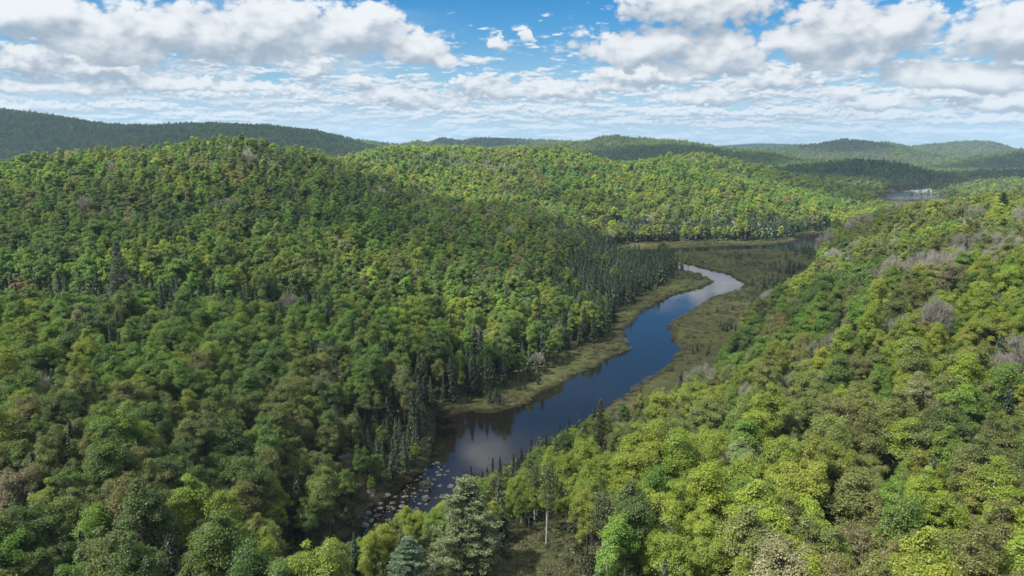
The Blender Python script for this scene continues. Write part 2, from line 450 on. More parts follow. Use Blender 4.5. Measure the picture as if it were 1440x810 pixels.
# ------------------------------------------------------------------ materials
def mat(name):
    m = bpy.data.materials.new(name); m.use_nodes = True
    m.node_tree.nodes.clear()
    t = NT(m.node_tree)
    return m, t, t.n('ShaderNodeOutputMaterial')
def principled(t, out, col, rough=0.8, spec=0.3):
    b = t.n('ShaderNodeBsdfPrincipled')
    t.put(b.inputs['Base Color'], col); t.put(b.inputs['Roughness'], rough)
    b.inputs['Specular IOR Level'].default_value = spec
    t.t.links.new(b.outputs[0], out.inputs[0])
    return b
def leaf_material(name, transl=0.38, vary=0.55, gloss=0.06):
    m, t, out = mat(name)
    ti = t.n('ShaderNodeAttribute', attribute_type='INSTANCER', attribute_name='tint')
    va = t.n('ShaderNodeAttribute', attribute_type='GEOMETRY', attribute_name='var')
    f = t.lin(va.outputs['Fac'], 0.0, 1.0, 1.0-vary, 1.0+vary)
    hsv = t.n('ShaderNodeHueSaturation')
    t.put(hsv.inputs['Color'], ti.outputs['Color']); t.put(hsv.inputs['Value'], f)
    t.put(hsv.inputs['Hue'], t.lin(va.outputs['Fac'], 0.0, 1.0, 0.515, 0.487))
    d = t.n('ShaderNodeBsdfDiffuse'); t.put(d.inputs[0], hsv.outputs[0])
    tr = t.n('ShaderNodeBsdfTranslucent')
    t.put(tr.inputs[0], t.mix(1.0, hsv.outputs[0], (1.25, 1.3, 0.7, 1), 'MULTIPLY'))
    mx = t.n('ShaderNodeMixShader'); mx.inputs[0].default_value = transl
    t.t.links.new(d.outputs[0], mx.inputs[1]); t.t.links.new(tr.outputs[0], mx.inputs[2])
    g = t.n('ShaderNodeBsdfGlossy'); g.inputs['Roughness'].default_value = 0.55; g.inputs['Color'].default_value = (1, 1, 1, 1)
    mg = t.n('ShaderNodeMixShader'); mg.inputs[0].default_value = gloss
    t.t.links.new(mx.outputs[0], mg.inputs[1]); t.t.links.new(g.outputs[0], mg.inputs[2])
    t.t.links.new(mg.outputs[0], out.inputs[0])
    return m
M_LEAF = leaf_material('leaf', 0.46, 0.28, 0.03)
M_NEEDLE = leaf_material('needle', 0.16, 0.45, 0.03)
def bark_material(name, a, b, scale):
    m, t, out = mat(name)
    tc = t.n('ShaderNodeTexCoord')
    n = t.noise(t.v('MULTIPLY', tc.outputs['Object'], (1, 1, 0.35)), scale, 4, 0.6)
    principled(t, out, t.mix(t.step(n, 0.35, 0.65), a, b), 0.9, 0.15)
    return m
M_BARK = bark_material('bark', (0.05, 0.04, 0.032, 1), (0.13, 0.115, 0.10, 1), 3.0)
M_PALEBARK = bark_material('pale_bark', (0.30, 0.28, 0.25, 1), (0.46, 0.44, 0.41, 1), 2.0)
def twig_material():
    m, t, out = mat('twig')
    ti = t.n('ShaderNodeAttribute', attribute_type='INSTANCER', attribute_name='tint')
    va = t.n('ShaderNodeAttribute', attribute_type='GEOMETRY', attribute_name='var')
    hsv = t.n('ShaderNodeHueSaturation'); t.put(hsv.inputs['Color'], ti.outputs['Color'])
    t.put(hsv.inputs['Value'], t.lin(va.outputs['Fac'], 0, 1, 0.7, 1.3))
    principled(t, out, hsv.outputs[0], 0.9, 0.1)
    return m
M_TWIG = twig_material()
def ground_material():
    m, t, out = mat('forest_floor')
    tc = t.n('ShaderNodeTexCoord')
    P = tc.outputs['Object']
    at = t.n('ShaderNodeAttribute', attribute_name='meadow')
    sh = t.n('ShaderNodeAttribute', attribute_name='shore')
    n1 = t.noise(P, 0.25, 6, 0.6); n2 = t.noise(P, 0.035, 4, 0.55); n3 = t.noise(P, 1.3, 4, 0.6)
    floor = t.mix(t.step(n1, 0.35, 0.7), (0.045, 0.045, 0.020, 1), (0.075, 0.080, 0.030, 1))
    mea = t.mix(t.step(n2, 0.35, 0.65), (0.052, 0.054, 0.021, 1), (0.072, 0.078, 0.028, 1))
    mea = t.mix(t.m('MULTIPLY', t.step(n3, 0.5, 0.75), 0.6), mea, (0.045, 0.042, 0.020, 1))
    mea = t.mix(t.m('MULTIPLY', t.step(n1, 0.55, 0.75), 0.5), mea, (0.115, 0.105, 0.048, 1))
    c = t.mix(at.outputs['Fac'], floor, mea)
    c = t.mix(sh.outputs['Fac'], c, (0.018, 0.014, 0.009, 1))
    b = principled(t, out, c, 0.95, 0.1)
    bp = t.n('ShaderNodeBump'); bp.inputs['Strength'].default_value = 0.6; bp.inputs['Distance'].default_value = 0.5
    t.put(bp.inputs['Height'], n3); t.t.links.new(bp.outputs[0], b.inputs['Normal'])
    return m
M_GROUND = ground_material()
def water_material():
    m, t, out = mat('river_water')
    tc = t.n('ShaderNodeTexCoord')
    P = tc.outputs['Object']
    b = principled(t, out, (0.010, 0.0055, 0.006, 1), 0.03, 0.5)
    b.inputs['IOR'].default_value = 1.52
    n = t.noise(P, 1.6, 3, 0.5); n2 = t.noise(t.v('MULTIPLY', P, (1, 1.4, 1)), 0.14, 3, 0.5)
    rx_, ry_ = flat(1303, 267)
    near = t.step(t.v('LENGTH', t.v('MULTIPLY', t.v('SUBTRACT', P, (rx_, ry_, 0)), (1.0, 0.45, 1.0))), 130, 20)
    foam_glints = t.step(t.m('ADD', t.noise(t.v('MULTIPLY', P, (0.10, 0.03, 1)), 1.0, 5, 0.65), t.m('MULTIPLY', near, 0.32)), 0.60, 0.72)
    far = t.step(t.sep(P)[1], 1280, 1400)
    t.put(b.inputs['Base Color'], t.mix(t.m('MULTIPLY', foam_glints, far), (0.010, 0.0085, 0.006, 1), (0.62, 0.65, 0.68, 1)))  # white foam at the rapids, painted sky glints over the rest of the lake
    patch = t.step(t.noise(P, 0.02, 3, 0.5), 0.4, 0.7)
    px, py, pz = t.sep(P)
    wind = t.lin(py, 620, 760, 0.0, 0.13)
    t.put(b.inputs['Roughness'], t.m('ADD', wind, t.lin(patch, 0, 1, 0.02, 0.11)))
    bp = t.n('ShaderNodeBump'); bp.inputs['Strength'].default_value = 0.05; bp.inputs['Distance'].default_value = 0.10
    t.put(bp.inputs['Height'], t.m('ADD', n, t.m('MULTIPLY', n2, 3.0)))
    t.t.links.new(bp.outputs[0], b.inputs['Normal'])
    return m
M_WATER = water_material()
def rock_material():
    m, t, out = mat('river_stone')
    tc = t.n('ShaderNodeTexCoord'); oi = t.n('ShaderNodeObjectInfo')
    P = t.v('ADD', tc.outputs['Object'], t.v('MULTIPLY', oi.outputs['Location'], (1, 1, 1)))
    n = t.noise(P, 1.2, 6, 0.65); n2 = t.noise(P, 5, 4, 0.6)
    c = t.mix(t.step(n, 0.35, 0.65), (0.042, 0.042, 0.041, 1), (0.150, 0.150, 0.143, 1))
    c = t.mix(t.m('MULTIPLY', t.step(n2, 0.5, 0.7), 0.5), c, (0.07, 0.06, 0.05, 1))
    c = t.mix(1.0, c, t.mix(oi.outputs['Random'], (0.55, 0.55, 0.55, 1), (1.25, 1.2, 1.18, 1)), 'MULTIPLY')
    principled(t, out, c, 0.75, 0.3)
    return m
M_ROCK = rock_material()

# ------------------------------------------------------------------ mesh helpers
def mesh_from(name, verts, faces_list, mats, var=None):
    """faces_list: list of (faces array (n,k), material index)"""
    me = bpy.data.meshes.new(name)
    verts = np.asarray(verts, np.float32)
    me.vertices.add(len(verts)); me.vertices.foreach_set('co', verts.ravel())
    loops = np.concatenate([np.asarray(f, np.int32).ravel() for f, _ in faces_list])
    tot = np.concatenate([np.full(len(f), np.asarray(f).shape[1], np.int32) for f, _ in faces_list])
    mi = np.concatenate([np.full(len(f), k, np.int32) for f, k in faces_list])
    st = np.concatenate([[0], np.cumsum(tot)[:-1]]).astype(np.int32)
    me.loops.add(len(loops)); me.loops.foreach_set('vertex_index', loops)
    me.polygons.add(len(tot)); me.polygons.foreach_set('loop_start', st); me.polygons.foreach_set('loop_total', tot)
    me.polygons.foreach_set('material_index', mi)
    for m in mats: me.materials.append(m)
    if var is not None:
        a = me.attributes.new('var', 'FLOAT', 'POINT'); a.data.foreach_set('value', np.asarray(var, np.float32))
    me.update(calc_edges=True)
    me.validate()
    return me
def link(name, data, parent=None, loc=None):
    o = bpy.data.objects.new(name, data); COL.objects.link(o)
    if parent is not None: o.parent = parent
    if loc is not None: o.location = loc
    return o
class Geo:
    """collects quads of one part"""
    def __init__(self):
        self.v, self.f, self.s, self.n = [], [], [], 0
    def add(self, v, f, s):
        self.v.append(np.asarray(v, float)); self.f.append(np.asarray(f, int)+self.n); self.s.append(np.asarray(s, float)); self.n += len(v)
    def leaves(self, c, n, size, var, aspect=0.62, r=rng, tang=None):
        c = np.asarray(c, float); N = len(c)
        n = n/np.linalg.norm(n, axis=1, keepdims=True)
        t = r.normal(size=(N, 3)) if tang is None else tang
        t = t - n*(t*n).sum(1, keepdims=True); t /= np.linalg.norm(t, axis=1, keepdims=True)+1e-9
        b = np.cross(n, t)
        s = np.asarray(size).reshape(-1, 1)
        off = r.uniform(-0.25, 0.25, (N, 1))
        V = np.stack([c+t*s, c+b*s*aspect+t*s*off, c-t*s, c-b*s*aspect+t*s*off], 1).reshape(-1, 3)
        F = np.arange(N*4).reshape(N, 4)
        self.add(V, F, np.repeat(np.asarray(var), 4))
    def tube(self, pts, rad, sides=5, var=0.5):
        pts = np.asarray(pts, float); k = len(pts)
        d = np.gradient(pts, axis=0); d /= np.linalg.norm(d, axis=1, keepdims=True)+1e-9
        ref = np.where(np.abs(d[:, 2:3]) > 0.9, np.array([[1.0, 0, 0]]), np.array([[0, 0, 1.0]]))
        a = np.cross(d, ref); a /= np.linalg.norm(a, axis=1, keepdims=True)+1e-9
        b = np.cross(d, a)
        ang = np.arange(sides)*2*np.pi/sides
        ring = a[:, None]*np.cos(ang)[None, :, None]+b[:, None]*np.sin(ang)[None, :, None]
        V = (pts[:, None]+ring*np.asarray(rad, float)[:, None, None]).reshape(-1, 3)
        F = []
        for i in range(k-1):
            for j in range(sides):
                j2 = (j+1) % sides
                F.append((i*sides+j, i*sides+j2, (i+1)*sides+j2, (i+1)*sides+j))
        self.add(V, F, np.full(len(V), var))
    def twigs(self, p, q, w, var):
        """thin three sided twigs from p to q, width w at the root"""
        p = np.asarray(p); q = np.asarray(q); N = len(p)
        d = q-p; d /= np.linalg.norm(d, axis=1, keepdims=True)+1e-9
        a = np.cross(d, rng.normal(size=(N, 3))); a /= np.linalg.norm(a, axis=1, keepdims=True)+1e-9
        b = np.cross(d, a); w = np.asarray(w).reshape(-1, 1)
        r1 = [a*w, (-0.5*a+0.87*b)*w, (-0.5*a-0.87*b)*w]
        V = np.stack([p+x for x in r1]+[q+x*0.35 for x in r1], 1).reshape(-1, 3)
        base = (np.arange(N)*6)[:, None, None]
        F = (base+np.array([[0, 1, 4, 3], [1, 2, 5, 4], [2, 0, 3, 5]])[None]).reshape(-1, 4)
        self.add(V, F, np.repeat(np.asarray(var), 6))
    def arrays(self):
        return np.concatenate(self.v), np.concatenate(self.f), np.concatenate(self.s)
    def empty(self):
        return self.n == 0

# ------------------------------------------------------------------ tree kinds (built once each, about 15 m tall, origin at the foot)
def unit(v):
    return v/(np.linalg.norm(v, axis=-1, keepdims=True)+1e-9)
def sphere_dirs(n, zmin=-1.0):
    z = rng.uniform(zmin, 1, n); a = rng.uniform(0, 2*np.pi, n); s = np.sqrt(1-z*z)
    return np.stack([s*np.cos(a), s*np.sin(a), z], 1)
def clump_spots(n, rx, rz, cz, zmin=-0.55):
    d = sphere_dirs(n, zmin)
    lob = 1+0.22*np.sin(3*np.arctan2(d[:, 1], d[:, 0])+rng.uniform(0, 6))+0.10*rng.normal(size=n)
    rad = rng.uniform(0.62, 1.0, n)**0.6*lob
    return d*rad[:, None]*np.array([rx, rx, rz])+np.array([0, 0, cz])
def leader_spots(n, rx, rz, cz):
    """clump centres round a few upright leaders, so that no crown is a plain ball"""
    k = int(rng.integers(4, 7))
    out = []
    for i in range(k):
        a = rng.uniform(0, 6.28); r = rx*rng.uniform(0.25, 0.62) if i else rx*0.1
        top = cz+rz*(rng.uniform(0.35, 0.92) if i else 1.0)
        hz = rng.uniform(0.42, 0.62)*rz; w = rx*rng.uniform(0.36, 0.58)
        c = np.array([r*math.cos(a), r*math.sin(a), top-hz])
        m = n//k+1
        d = sphere_dirs(m, -0.8)
        taper = 1.0-0.35*np.clip(d[:, 2:3], 0, 1)
        out.append(c+d*np.where(rng.uniform(size=(m, 1)) < 0.2, rng.uniform(1.05, 1.45, (m, 1)), rng.uniform(0.5, 1.05, (m, 1)))*np.array([w, w, hz])*np.concatenate([taper, taper, np.ones_like(taper)], 1))
    return np.concatenate(out)[:n+6]
def limbs(g, spots, Ht, r0=0.2, lean=0.5, thick=0.055, sides=4, top=0.78):
    lx, ly = rng.normal(0, lean, 2)
    tr = np.array([[0, 0, -0.6], [lx*0.2, ly*0.2, Ht*0.3], [lx*0.6, ly*0.5, Ht*0.55], [lx, ly, Ht*top]])
    g.tube(tr, [r0*1.15, r0*0.85, r0*0.6, r0*0.2], 6)
    for s in spots:
        hz = np.clip(s[2]-rng.uniform(0.30, 0.55)*np.hypot(s[0], s[1])-rng.uniform(0.5, 2.0), Ht*0.22, Ht*top*0.98)
        k = hz/(Ht*top)
        a = np.array([np.interp(hz, tr[:, 2], tr[:, 0]), np.interp(hz, tr[:, 2], tr[:, 1]), hz])
        mid = (a+s)/2+np.array([0, 0, rng.uniform(-0.1, 0.5)])+rng.normal(0, 0.18, 3)
        g.tube([a, mid, s], [thick*(1.3-k*0.6), thick*0.7, thick*0.25], sides)
def broadleaf(lod, dense=1.0, rx=4.1, rz=5.0, Ht=15.0, blunt=True):
    trunk, crown, branches = Geo(), Geo(), Geo()
    cz = Ht-rz
    if lod == 0: nc, nl, ls = 84, int(290*dense), 0.115
    elif lod == 1: nc, nl, ls = 56, int(140*dense), 0.19
    elif lod == 2: nc, nl, ls = 38, int(50*max(dense, 0.7)), 0.37
    else: nc, nl, ls = 20, 22, 0.66
    spots = leader_spots(nc, rx, rz*0.95, cz)
    if lod <= 1:
        limbs(trunk, [], Ht, 0.2)
        if lod == 0 or dense < 0.7:
            limbs(branches, spots if lod == 0 else spots[:12], Ht, 0.001, 0.3, 0.06 if dense > 0.7 else 0.085, 3)
    else:
        trunk.tube([[0, 0, -1], [0, 0, Ht*0.55]], [0.22, 0.12], 4)
    allc, alln, als, alv = [], [], [], []
    for s in spots:
        cr = rng.uniform(0.5, 1.15)*(1.0 if lod < 2 else 1.15)
        d = sphere_dirs(nl, -0.75)
        out = unit((s-np.array([0, 0, cz-1.5]))[None])[0]
        d = unit(d+0.4*out+np.array([0, 0, 0.22]))
        rr = (rng.uniform(0.35, 1.05, (nl, 1))+np.abs(rng.normal(0, 0.16, (nl, 1))))*cr
        p = s+d*rr*np.array([1.0, 1.0, 0.95])
        allc.append(p); alln.append(d*0.75+0.35*out+np.array([0, 0, 0.25])+0.55*rng.normal(size=(nl, 3)))
        als.append(ls*rng.uniform(0.65, 1.3, nl)); cv = rng.uniform(0.25, 0.75)
        alv.append(np.clip(cv+rng.normal(0, 0.16, nl), 0, 1))
    crown.leaves(np.concatenate(allc), np.concatenate(alln), np.concatenate(als), np.concatenate(alv), 0.62)
    if lod >= 2:   # a few deeper leaves close the middle of far crowns
        n = 14 if lod == 2 else 8
        crown.leaves(clump_spots(n, rx*0.6, rz*0.6, cz, -0.8), sphere_dirs(n), np.full(n, ls*1.4), rng.uniform(0.2, 0.5, n))
    return {'trunk': (trunk, M_BARK), 'branches': (branches, M_TWIGBARK), 'crown': (crown, M_LEAF)}
M_TWIGBARK = bark_material('twig_bark', (0.15, 0.14, 0.12, 1), (0.28, 0.265, 0.235, 1), 2.0)
def bare(lod, rx=4.0, rz=4.8, Ht=14.0):
    trunk, crown = Geo(), Geo()
    cz = Ht-rz
    nc = 54 if lod == 0 else (26 if lod == 1 else 14)
    spots = clump_spots(nc, rx*0.75, rz*0.8, cz, -0.35)
    limbs(trunk, spots if lod < 2 else [], Ht, 0.22, 0.4, 0.10 if lod == 0 else 0.12, 3)
    nt = 34 if lod == 0 else (22 if lod == 1 else 14)
    w = 0.032 if lod == 0 else (0.06 if lod == 1 else 0.12)
    P, Q = [], []
    for s in spots:
        out = unit((s-np.array([0, 0, cz-3.5]))[None])[0]
        d = unit(out+0.5*rng.normal(size=(nt, 3))+np.array([0, 0, 0.45]))
        st = s+rng.normal(0, 0.35, (nt, 3))
        P.append(st); Q.append(st+d*rng.uniform(0.6, 1.8, (nt, 1)))
    P = np.concatenate(P); Q = np.concatenate(Q)
    crown.twigs(P, Q, np.full(len(P), w), rng.uniform(0.2, 0.9, len(P)))
    return {'trunk': (trunk, M_TWIGBARK), 'crown': (crown, M_TWIG)}
def spruce(lod, Ht=14.0, R=2.15):
    trunk, crown = Geo(), Geo()
    trunk.tube([[0, 0, -0.6], [0, 0, Ht*0.5], [0, 0, Ht*0.97]], [0.17, 0.1, 0.02], 5)
    step = {0: 0.34, 1: 0.62, 2: 1.15, 3: 1.9}[lod]; nb = {0: 13, 1: 10, 2: 8, 3: 6}[lod]
    C, N, S, T, V = [], [], [], [], []
    z = 0.9
    while z < Ht-0.2:
        f = (Ht-z)/(Ht-0.9)
        L0 = R*(f**0.85)*(0.8 if f > 0.88 else 1.0)+0.12
        for k in range(nb if f > 0.15 else max(3, nb-3)):
            a = rng.uniform(0, 2*np.pi); L = L0*rng.uniform(0.65, 1.15)
            dr = rng.uniform(0.15, 0.5)*(0.4+f)
            o = np.array([math.cos(a), math.sin(a), 0])
            segs = 3 if lod == 0 else (2 if lod == 1 else 1)
            for j in range(segs):
                q = (j+0.6)/segs
                p = o*L*q+np.array([0, 0, z-dr*L*q*0.9+0.12*q*q*L])
                side = rng.uniform(-0.3, 0.3)*L*q
                p = p+np.array([-o[1], o[0], 0])*side
                C.append(p); N.append(np.array([0, 0, 1.0])+0.35*o+0.45*rng.normal(size=3))
                S.append(max(0.2, L/segs*0.62)*(1.35 if lod < 2 else 1.3)); T.append(o-np.array([0, 0, dr])+0.35*rng.normal(size=3))
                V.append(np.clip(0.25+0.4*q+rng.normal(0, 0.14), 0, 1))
        z += step*rng.uniform(0.8, 1.2)*(0.6+0.5*f)
    C.append(np.array([0, 0, Ht-0.1])); N.append(np.array([1.0, 0.3, 0])); S.append(0.35); T.append(np.array([0, 0, 1.0])); V.append(0.5)
    crown.leaves(np.array(C), np.array(N), np.array(S), np.array(V), 0.5 if lod < 2 else 0.62, tang=np.array(T))
    return {'trunk': (trunk, M_BARK), 'crown': (crown, M_NEEDLE)}
def pine(lod, Ht=20.0, R=5.2):
    trunk, crown, branches = Geo(), Geo(), Geo()
    trunk.tube([[0, 0, -0.6], [0.1, 0, Ht*0.35], [0.0, 0.15, Ht*0.7], [0.1, 0.1, Ht*0.98]], [0.34, 0.27, 0.15, 0.03], 7)
    C, N, S, T, V = [], [], [], [], []
    z = Ht*0.14
    while z < Ht-0.3:
        f = z/Ht
        prof = np.interp(f, [0.1, 0.25, 0.45, 0.62, 0.8, 0.92, 1.0], [0.80, 0.98, 1.0, 0.80, 0.53, 0.29, 0.06])
        nb = 7 if lod == 0 else 5
        a0 = rng.uniform(0, 6)
        for k in range(nb):
            a = a0+k*2*np.pi/nb+rng.normal(0, 0.25); L = R*prof*rng.uniform(0.48, 1.2)
            o = np.array([math.cos(a), math.sin(a), 0]); rise = rng.uniform(0.05, 0.28)+0.45*max(0, f-0.6)
            b0 = np.array([0, 0, z]); b1 = b0+o*L*0.55+np.array([0, 0, rise*L*0.3]); b2 = b0+o*L+np.array([0, 0, rise*L])
            if lod == 0: branches.tube([b0, b1, b2], [0.075*prof+0.02, 0.04, 0.012], 3)
            nt = max(3, int(L*(1.9 if lod == 0 else 1.1)))
            for j in range(nt):
                q = rng.uniform(0.28, 1.0)**0.8
                p = b0+(b2-b0)*q+np.array([-o[1], o[0], 0])*rng.uniform(-0.34, 0.34)*L*q*0.9+np.array([0, 0, -rise*L*0.2*q*(1-q)*4+rng.uniform(0, 0.25)])
                m = 40 if lod == 0 else 6
                d = sphere_dirs(m, -0.35); d = unit(d+0.35*o)
                sz = (0.21 if lod == 0 else 0.75)*rng.uniform(0.75, 1.25, m)
                C.append(p+d*rng.uniform(0.15, 0.62, (m, 1))*np.array([1.1, 1.1, 0.62])); T.append(d+0.15*rng.normal(size=(m, 3)))
                N.append(np.cross(d, rng.normal(size=(m, 3)))+np.array([0, 0, 0.9])); S.append(sz)
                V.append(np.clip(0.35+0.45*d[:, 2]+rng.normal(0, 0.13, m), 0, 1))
        z += rng.uniform(0.7, 1.05)*(1.0-0.35*f)*(1 if lod == 0 else 1.25)
    crown.leaves(np.concatenate(C), np.concatenate(N), np.concatenate(S), np.concatenate(V), 0.34 if lod == 0 else 0.5, tang=np.concatenate(T))
    return {'trunk': (trunk, M_BARK), 'branches': (branches, M_BARK), 'crown': (crown, M_NEEDLE)}
def birch(Ht=15.0):
    trunk, crown, branches = Geo(), Geo(), Geo()
    lx = rng.normal(0, 0.5)
    tr = np.array([[0, 0, -0.5], [lx*0.3, 0.1, Ht*0.35], [lx*0.5, -0.15, Ht*0.65], [lx, 0, Ht*0.95]])
    trunk.tube(tr, [0.20, 0.16, 0.10, 0.03], 6)
    C, N, S, V = [], [], [], []
    for k in range(34):
        hz = rng.uniform(0.45, 0.95)*Ht
        a = rng.uniform(0, 6.28); L = rng.uniform(0.9, 2.4)*(1.25-0.6*hz/Ht)
        b0 = np.array([np.interp(hz, tr[:, 2], tr[:, 0]), np.interp(hz, tr[:, 2], tr[:, 1]), hz])
        b2 = b0+np.array([math.cos(a)*L, math.sin(a)*L, L*rng.uniform(0.3, 1.0)])
        branches.tube([b0, (b0+b2)/2+rng.normal(0, 0.08, 3), b2], [0.045, 0.028, 0.01], 3)
        m = 46
        q = rng.uniform(0.3, 1.1, (m, 1))
        C.append(b0+(b2-b0)*q+rng.normal(0, 0.42, (m, 3))); N.append(rng.normal(size=(m, 3))+np.array([0, 0, 0.8])); S.append(rng.uniform(0.12, 0.24, m)); V.append(rng.uniform(0.3, 0.9, m))
    crown.leaves(np.concatenate(C), np.concatenate(N), np.concatenate(S), np.concatenate(V))
    return {'trunk': (trunk, M_PALEBARK), 'branches': (branches, M_PALEBARK), 'crown': (crown, M_LEAF)}
def shrub(lod=1, R=1.3):
    crown, stem = Geo(), Geo()
    n = 170 if lod == 0 else (60 if lod == 1 else 14)
    d = sphere_dirs(n, -0.1); p = d*rng.uniform(0.5, 1.0, (n, 1))*np.array([R, R, R*0.85])*(1+0.2*rng.normal(size=(n, 1)))+np.array([0, 0, R*0.35])
    crown.leaves(p, d+np.array([0, 0, 0.6])+0.5*rng.normal(size=(n, 3)), rng.uniform(0.6, 1.2, n)*(0.16 if lod == 0 else (0.30 if lod == 1 else 0.62))*R, rng.uniform(0.2, 0.8, n))
    for k in range(4):
        a = rng.uniform(0, 6.28); stem.tube([[0, 0, -0.3], [math.cos(a)*R*0.5, math.sin(a)*R*0.5, R*0.9]], [0.05, 0.02], 3)
    return {'stem': (stem, M_BARK), 'crown': (crown, M_LEAF)}
def tuft(R=0.9):
    g = Geo(); n = 90
    a = rng.uniform(0, 6.28, n); r = R*np.sqrt(rng.uniform(0, 1, n))
    h = rng.uniform(0.15, 0.42, n)*(1.25-0.6*r/R)
    p = np.stack([r*np.cos(a), r*np.sin(a), h*0.8], 1)
    up = np.stack([rng.normal(0, 0.7, n), rng.normal(0, 0.7, n), np.ones(n)], 1)
    g.leaves(p, np.stack([rng.normal(0, 0.5, n), rng.normal(0, 0.5, n), np.ones(n)], 1), h*0.75, rng.uniform(0.2, 0.9, n), 0.3, tang=up)
    return {'crown': (g, M_LEAF)}

def whole(name, parts):
    vs, fl, va, ms, n = [], [], [], [], 0
    for k, (g, m) in parts.items():
        if g.empty(): continue
        v, f, s = g.arrays()
        vs.append(v); fl.append((f+n, len(ms))); va.append(s); ms.append(m); n += len(v)
    me = mesh_from(name, np.concatenate(vs), fl, ms, np.concatenate(va))
    return me
def split(name, parts):
    out = {}
    for k, (g, m) in parts.items():
        if g.empty(): continue
        v, f, s = g.arrays()
        out[k] = mesh_from(name+'_'+k, v, [(f, 0)], [m], s)
    return out

# shapes of the broadleaf crowns: density, half width, half height, tree height
BROAD = [(1.0, 3.7, 6.3, 15.5), (1.0, 3.1, 6.8, 16.5), (0.95, 4.1, 5.9, 14.5), (1.0, 2.8, 7.0, 16.5), (0.85, 3.5, 6.6, 15.5),
         (0.45, 3.5, 6.6, 15.5), (0.36, 3.1, 6.8, 16), (0.55, 3.9, 6.2, 15)]
PARTS = {'broad': [broadleaf(0, *b) for b in BROAD], 'bare': [bare(0), bare(0, 3.4, 5.0, 14), bare(0, 4.6, 4.6, 13.5)],
         'spruce': [spruce(0, 14, 2.5), spruce(0, 14, 2.1), spruce(0, 14, 3.0), spruce(0, 14, 2.3)], 'pine': [pine(0), pine(0, 20, 4.6), pine(0, 20, 5.6)],
         'birch': [birch(), birch(15.5), birch(14)]}
SPLIT = {k: [split(k, p) for p in v] for k, v in PARTS.items()}
LOD = {
 ('broad', 0): [whole('b0', p) for p in PARTS['broad']],
 ('broad', 1): [whole('b1', broadleaf(1, *b)) for b in BROAD],
 ('broad', 2): [whole('b2', broadleaf(2, *b)) for b in BROAD],
 ('broad', 3): [whole('b3', broadleaf(3, *b)) for b in BROAD],
 ('bare', 0): [whole('r0', p) for p in PARTS['bare']],
 ('bare', 1): [whole('r1', bare(1)) for _ in range(3)],
 ('bare', 2): [whole('r2', bare(2)) for _ in range(3)],
 ('bare', 3): [whole('r3', bare(2)) for _ in range(2)],
 ('spruce', 0): [whole('s0', p) for p in PARTS['spruce']],
 ('spruce', 1): [whole('s1', spruce(1, 14, r)) for r in (2.2, 2.7, 3.0)],
 ('spruce', 2): [whole('s2', spruce(2, 14, r)) for r in (2.3, 2.8, 3.2)],
 ('spruce', 3): [whole('s3', spruce(3, 14, r)) for r in (2.6, 3.2)],
}

# ------------------------------------------------------------------ terrain mesh
def axis(lo, hi, dense_lo, dense_hi, step, grow=1.09):
    a = list(np.arange(dense_lo, dense_hi+step*0.5, step))
    s = step; v = a[-1]
    while v < hi: s = min(s*grow, 400); v += s; a.append(v)
    s = step; v = a[0]; pre = []
    while v > lo: s = min(s*grow, 400); v -= s; pre.append(v)
    return np.array(pre[::-1]+a)
def build_terrain():
    gx = axis(-14000, 14000, -330, 470, 3.2, 1.05)
    gy = axis(-3000, 16000, 60, 820, 3.2, 1.04)
    X, Y = np.meshgrid(gx, gy)
    Z, mm, wd = height(X, Y)
    nx, ny = len(gx), len(gy)
    V = np.stack([X, Y, Z], -1).reshape(-1, 3)
    i = np.arange((ny-1)*(nx-1)); r, c = i//(nx-1), i % (nx-1)
    a = r*nx+c
    F = np.stack([a, a+1, a+nx+1, a+nx], 1)
    me = mesh_from('terrain', V, [(F, 0)], [M_GROUND])
    at = me.attributes.new('meadow', 'FLOAT', 'POINT')
    # small clearing in the foreground is grassy too
    cx, cyy = flat_hit(775, 795)[:2]
    cl = np.exp(-(((X-cx)/9)**2+((Y-cyy)/9)**2))*0.9
    at.data.foreach_set('value', np.maximum(mm, cl).astype(np.float32).ravel())
    at = me.attributes.new('shore', 'FLOAT', 'POINT')
    at.data.foreach_set('value', np.clip(1-wd/2.5, 0, 1).astype(np.float32).ravel())
    me.polygons.foreach_set('use_smooth', np.ones(len(F), bool))
    o = link('terrain', me); o['kind'] = 'structure'; o['label'] = 'forest floor and wet meadow of the river valley'
    return o
def flat_hit(X, Y):
    """where the bearing meets the land"""
    u, v = (X-720)/1000.0, (405-Y)/1000.0
    d = np.array([u, math.cos(PITCH)+v*math.sin(PITCH), -math.sin(PITCH)+v*math.cos(PITCH)])
    t = np.concatenate([np.arange(40, 500, 0.5), np.arange(500, 4000, 3.0)])
    P = d[None]*t[:, None]+np.array([0, 0, CAMZ])
    z = np.maximum(H1(P[:, 0], P[:, 1]), 0)
    k = int(np.argmax(P[:, 2] <= z))
    return np.array([P[k, 0], P[k, 1], z[k]])
build_terrain()
# water: one level sheet, the land rises through it at the banks
wx = np.array([-300, 1400.]); wy = np.array([90, 2100.])
me = mesh_from('river', [(-300, 90, 0), (1400, 90, 0), (1400, 2100, 0), (-300, 2100, 0)], [(np.array([[0, 1, 2, 3]]), 0)], [M_WATER])
o = link('river', me); o['kind'] = 'structure'; o['label'] = 'dark calm river winding through the valley'

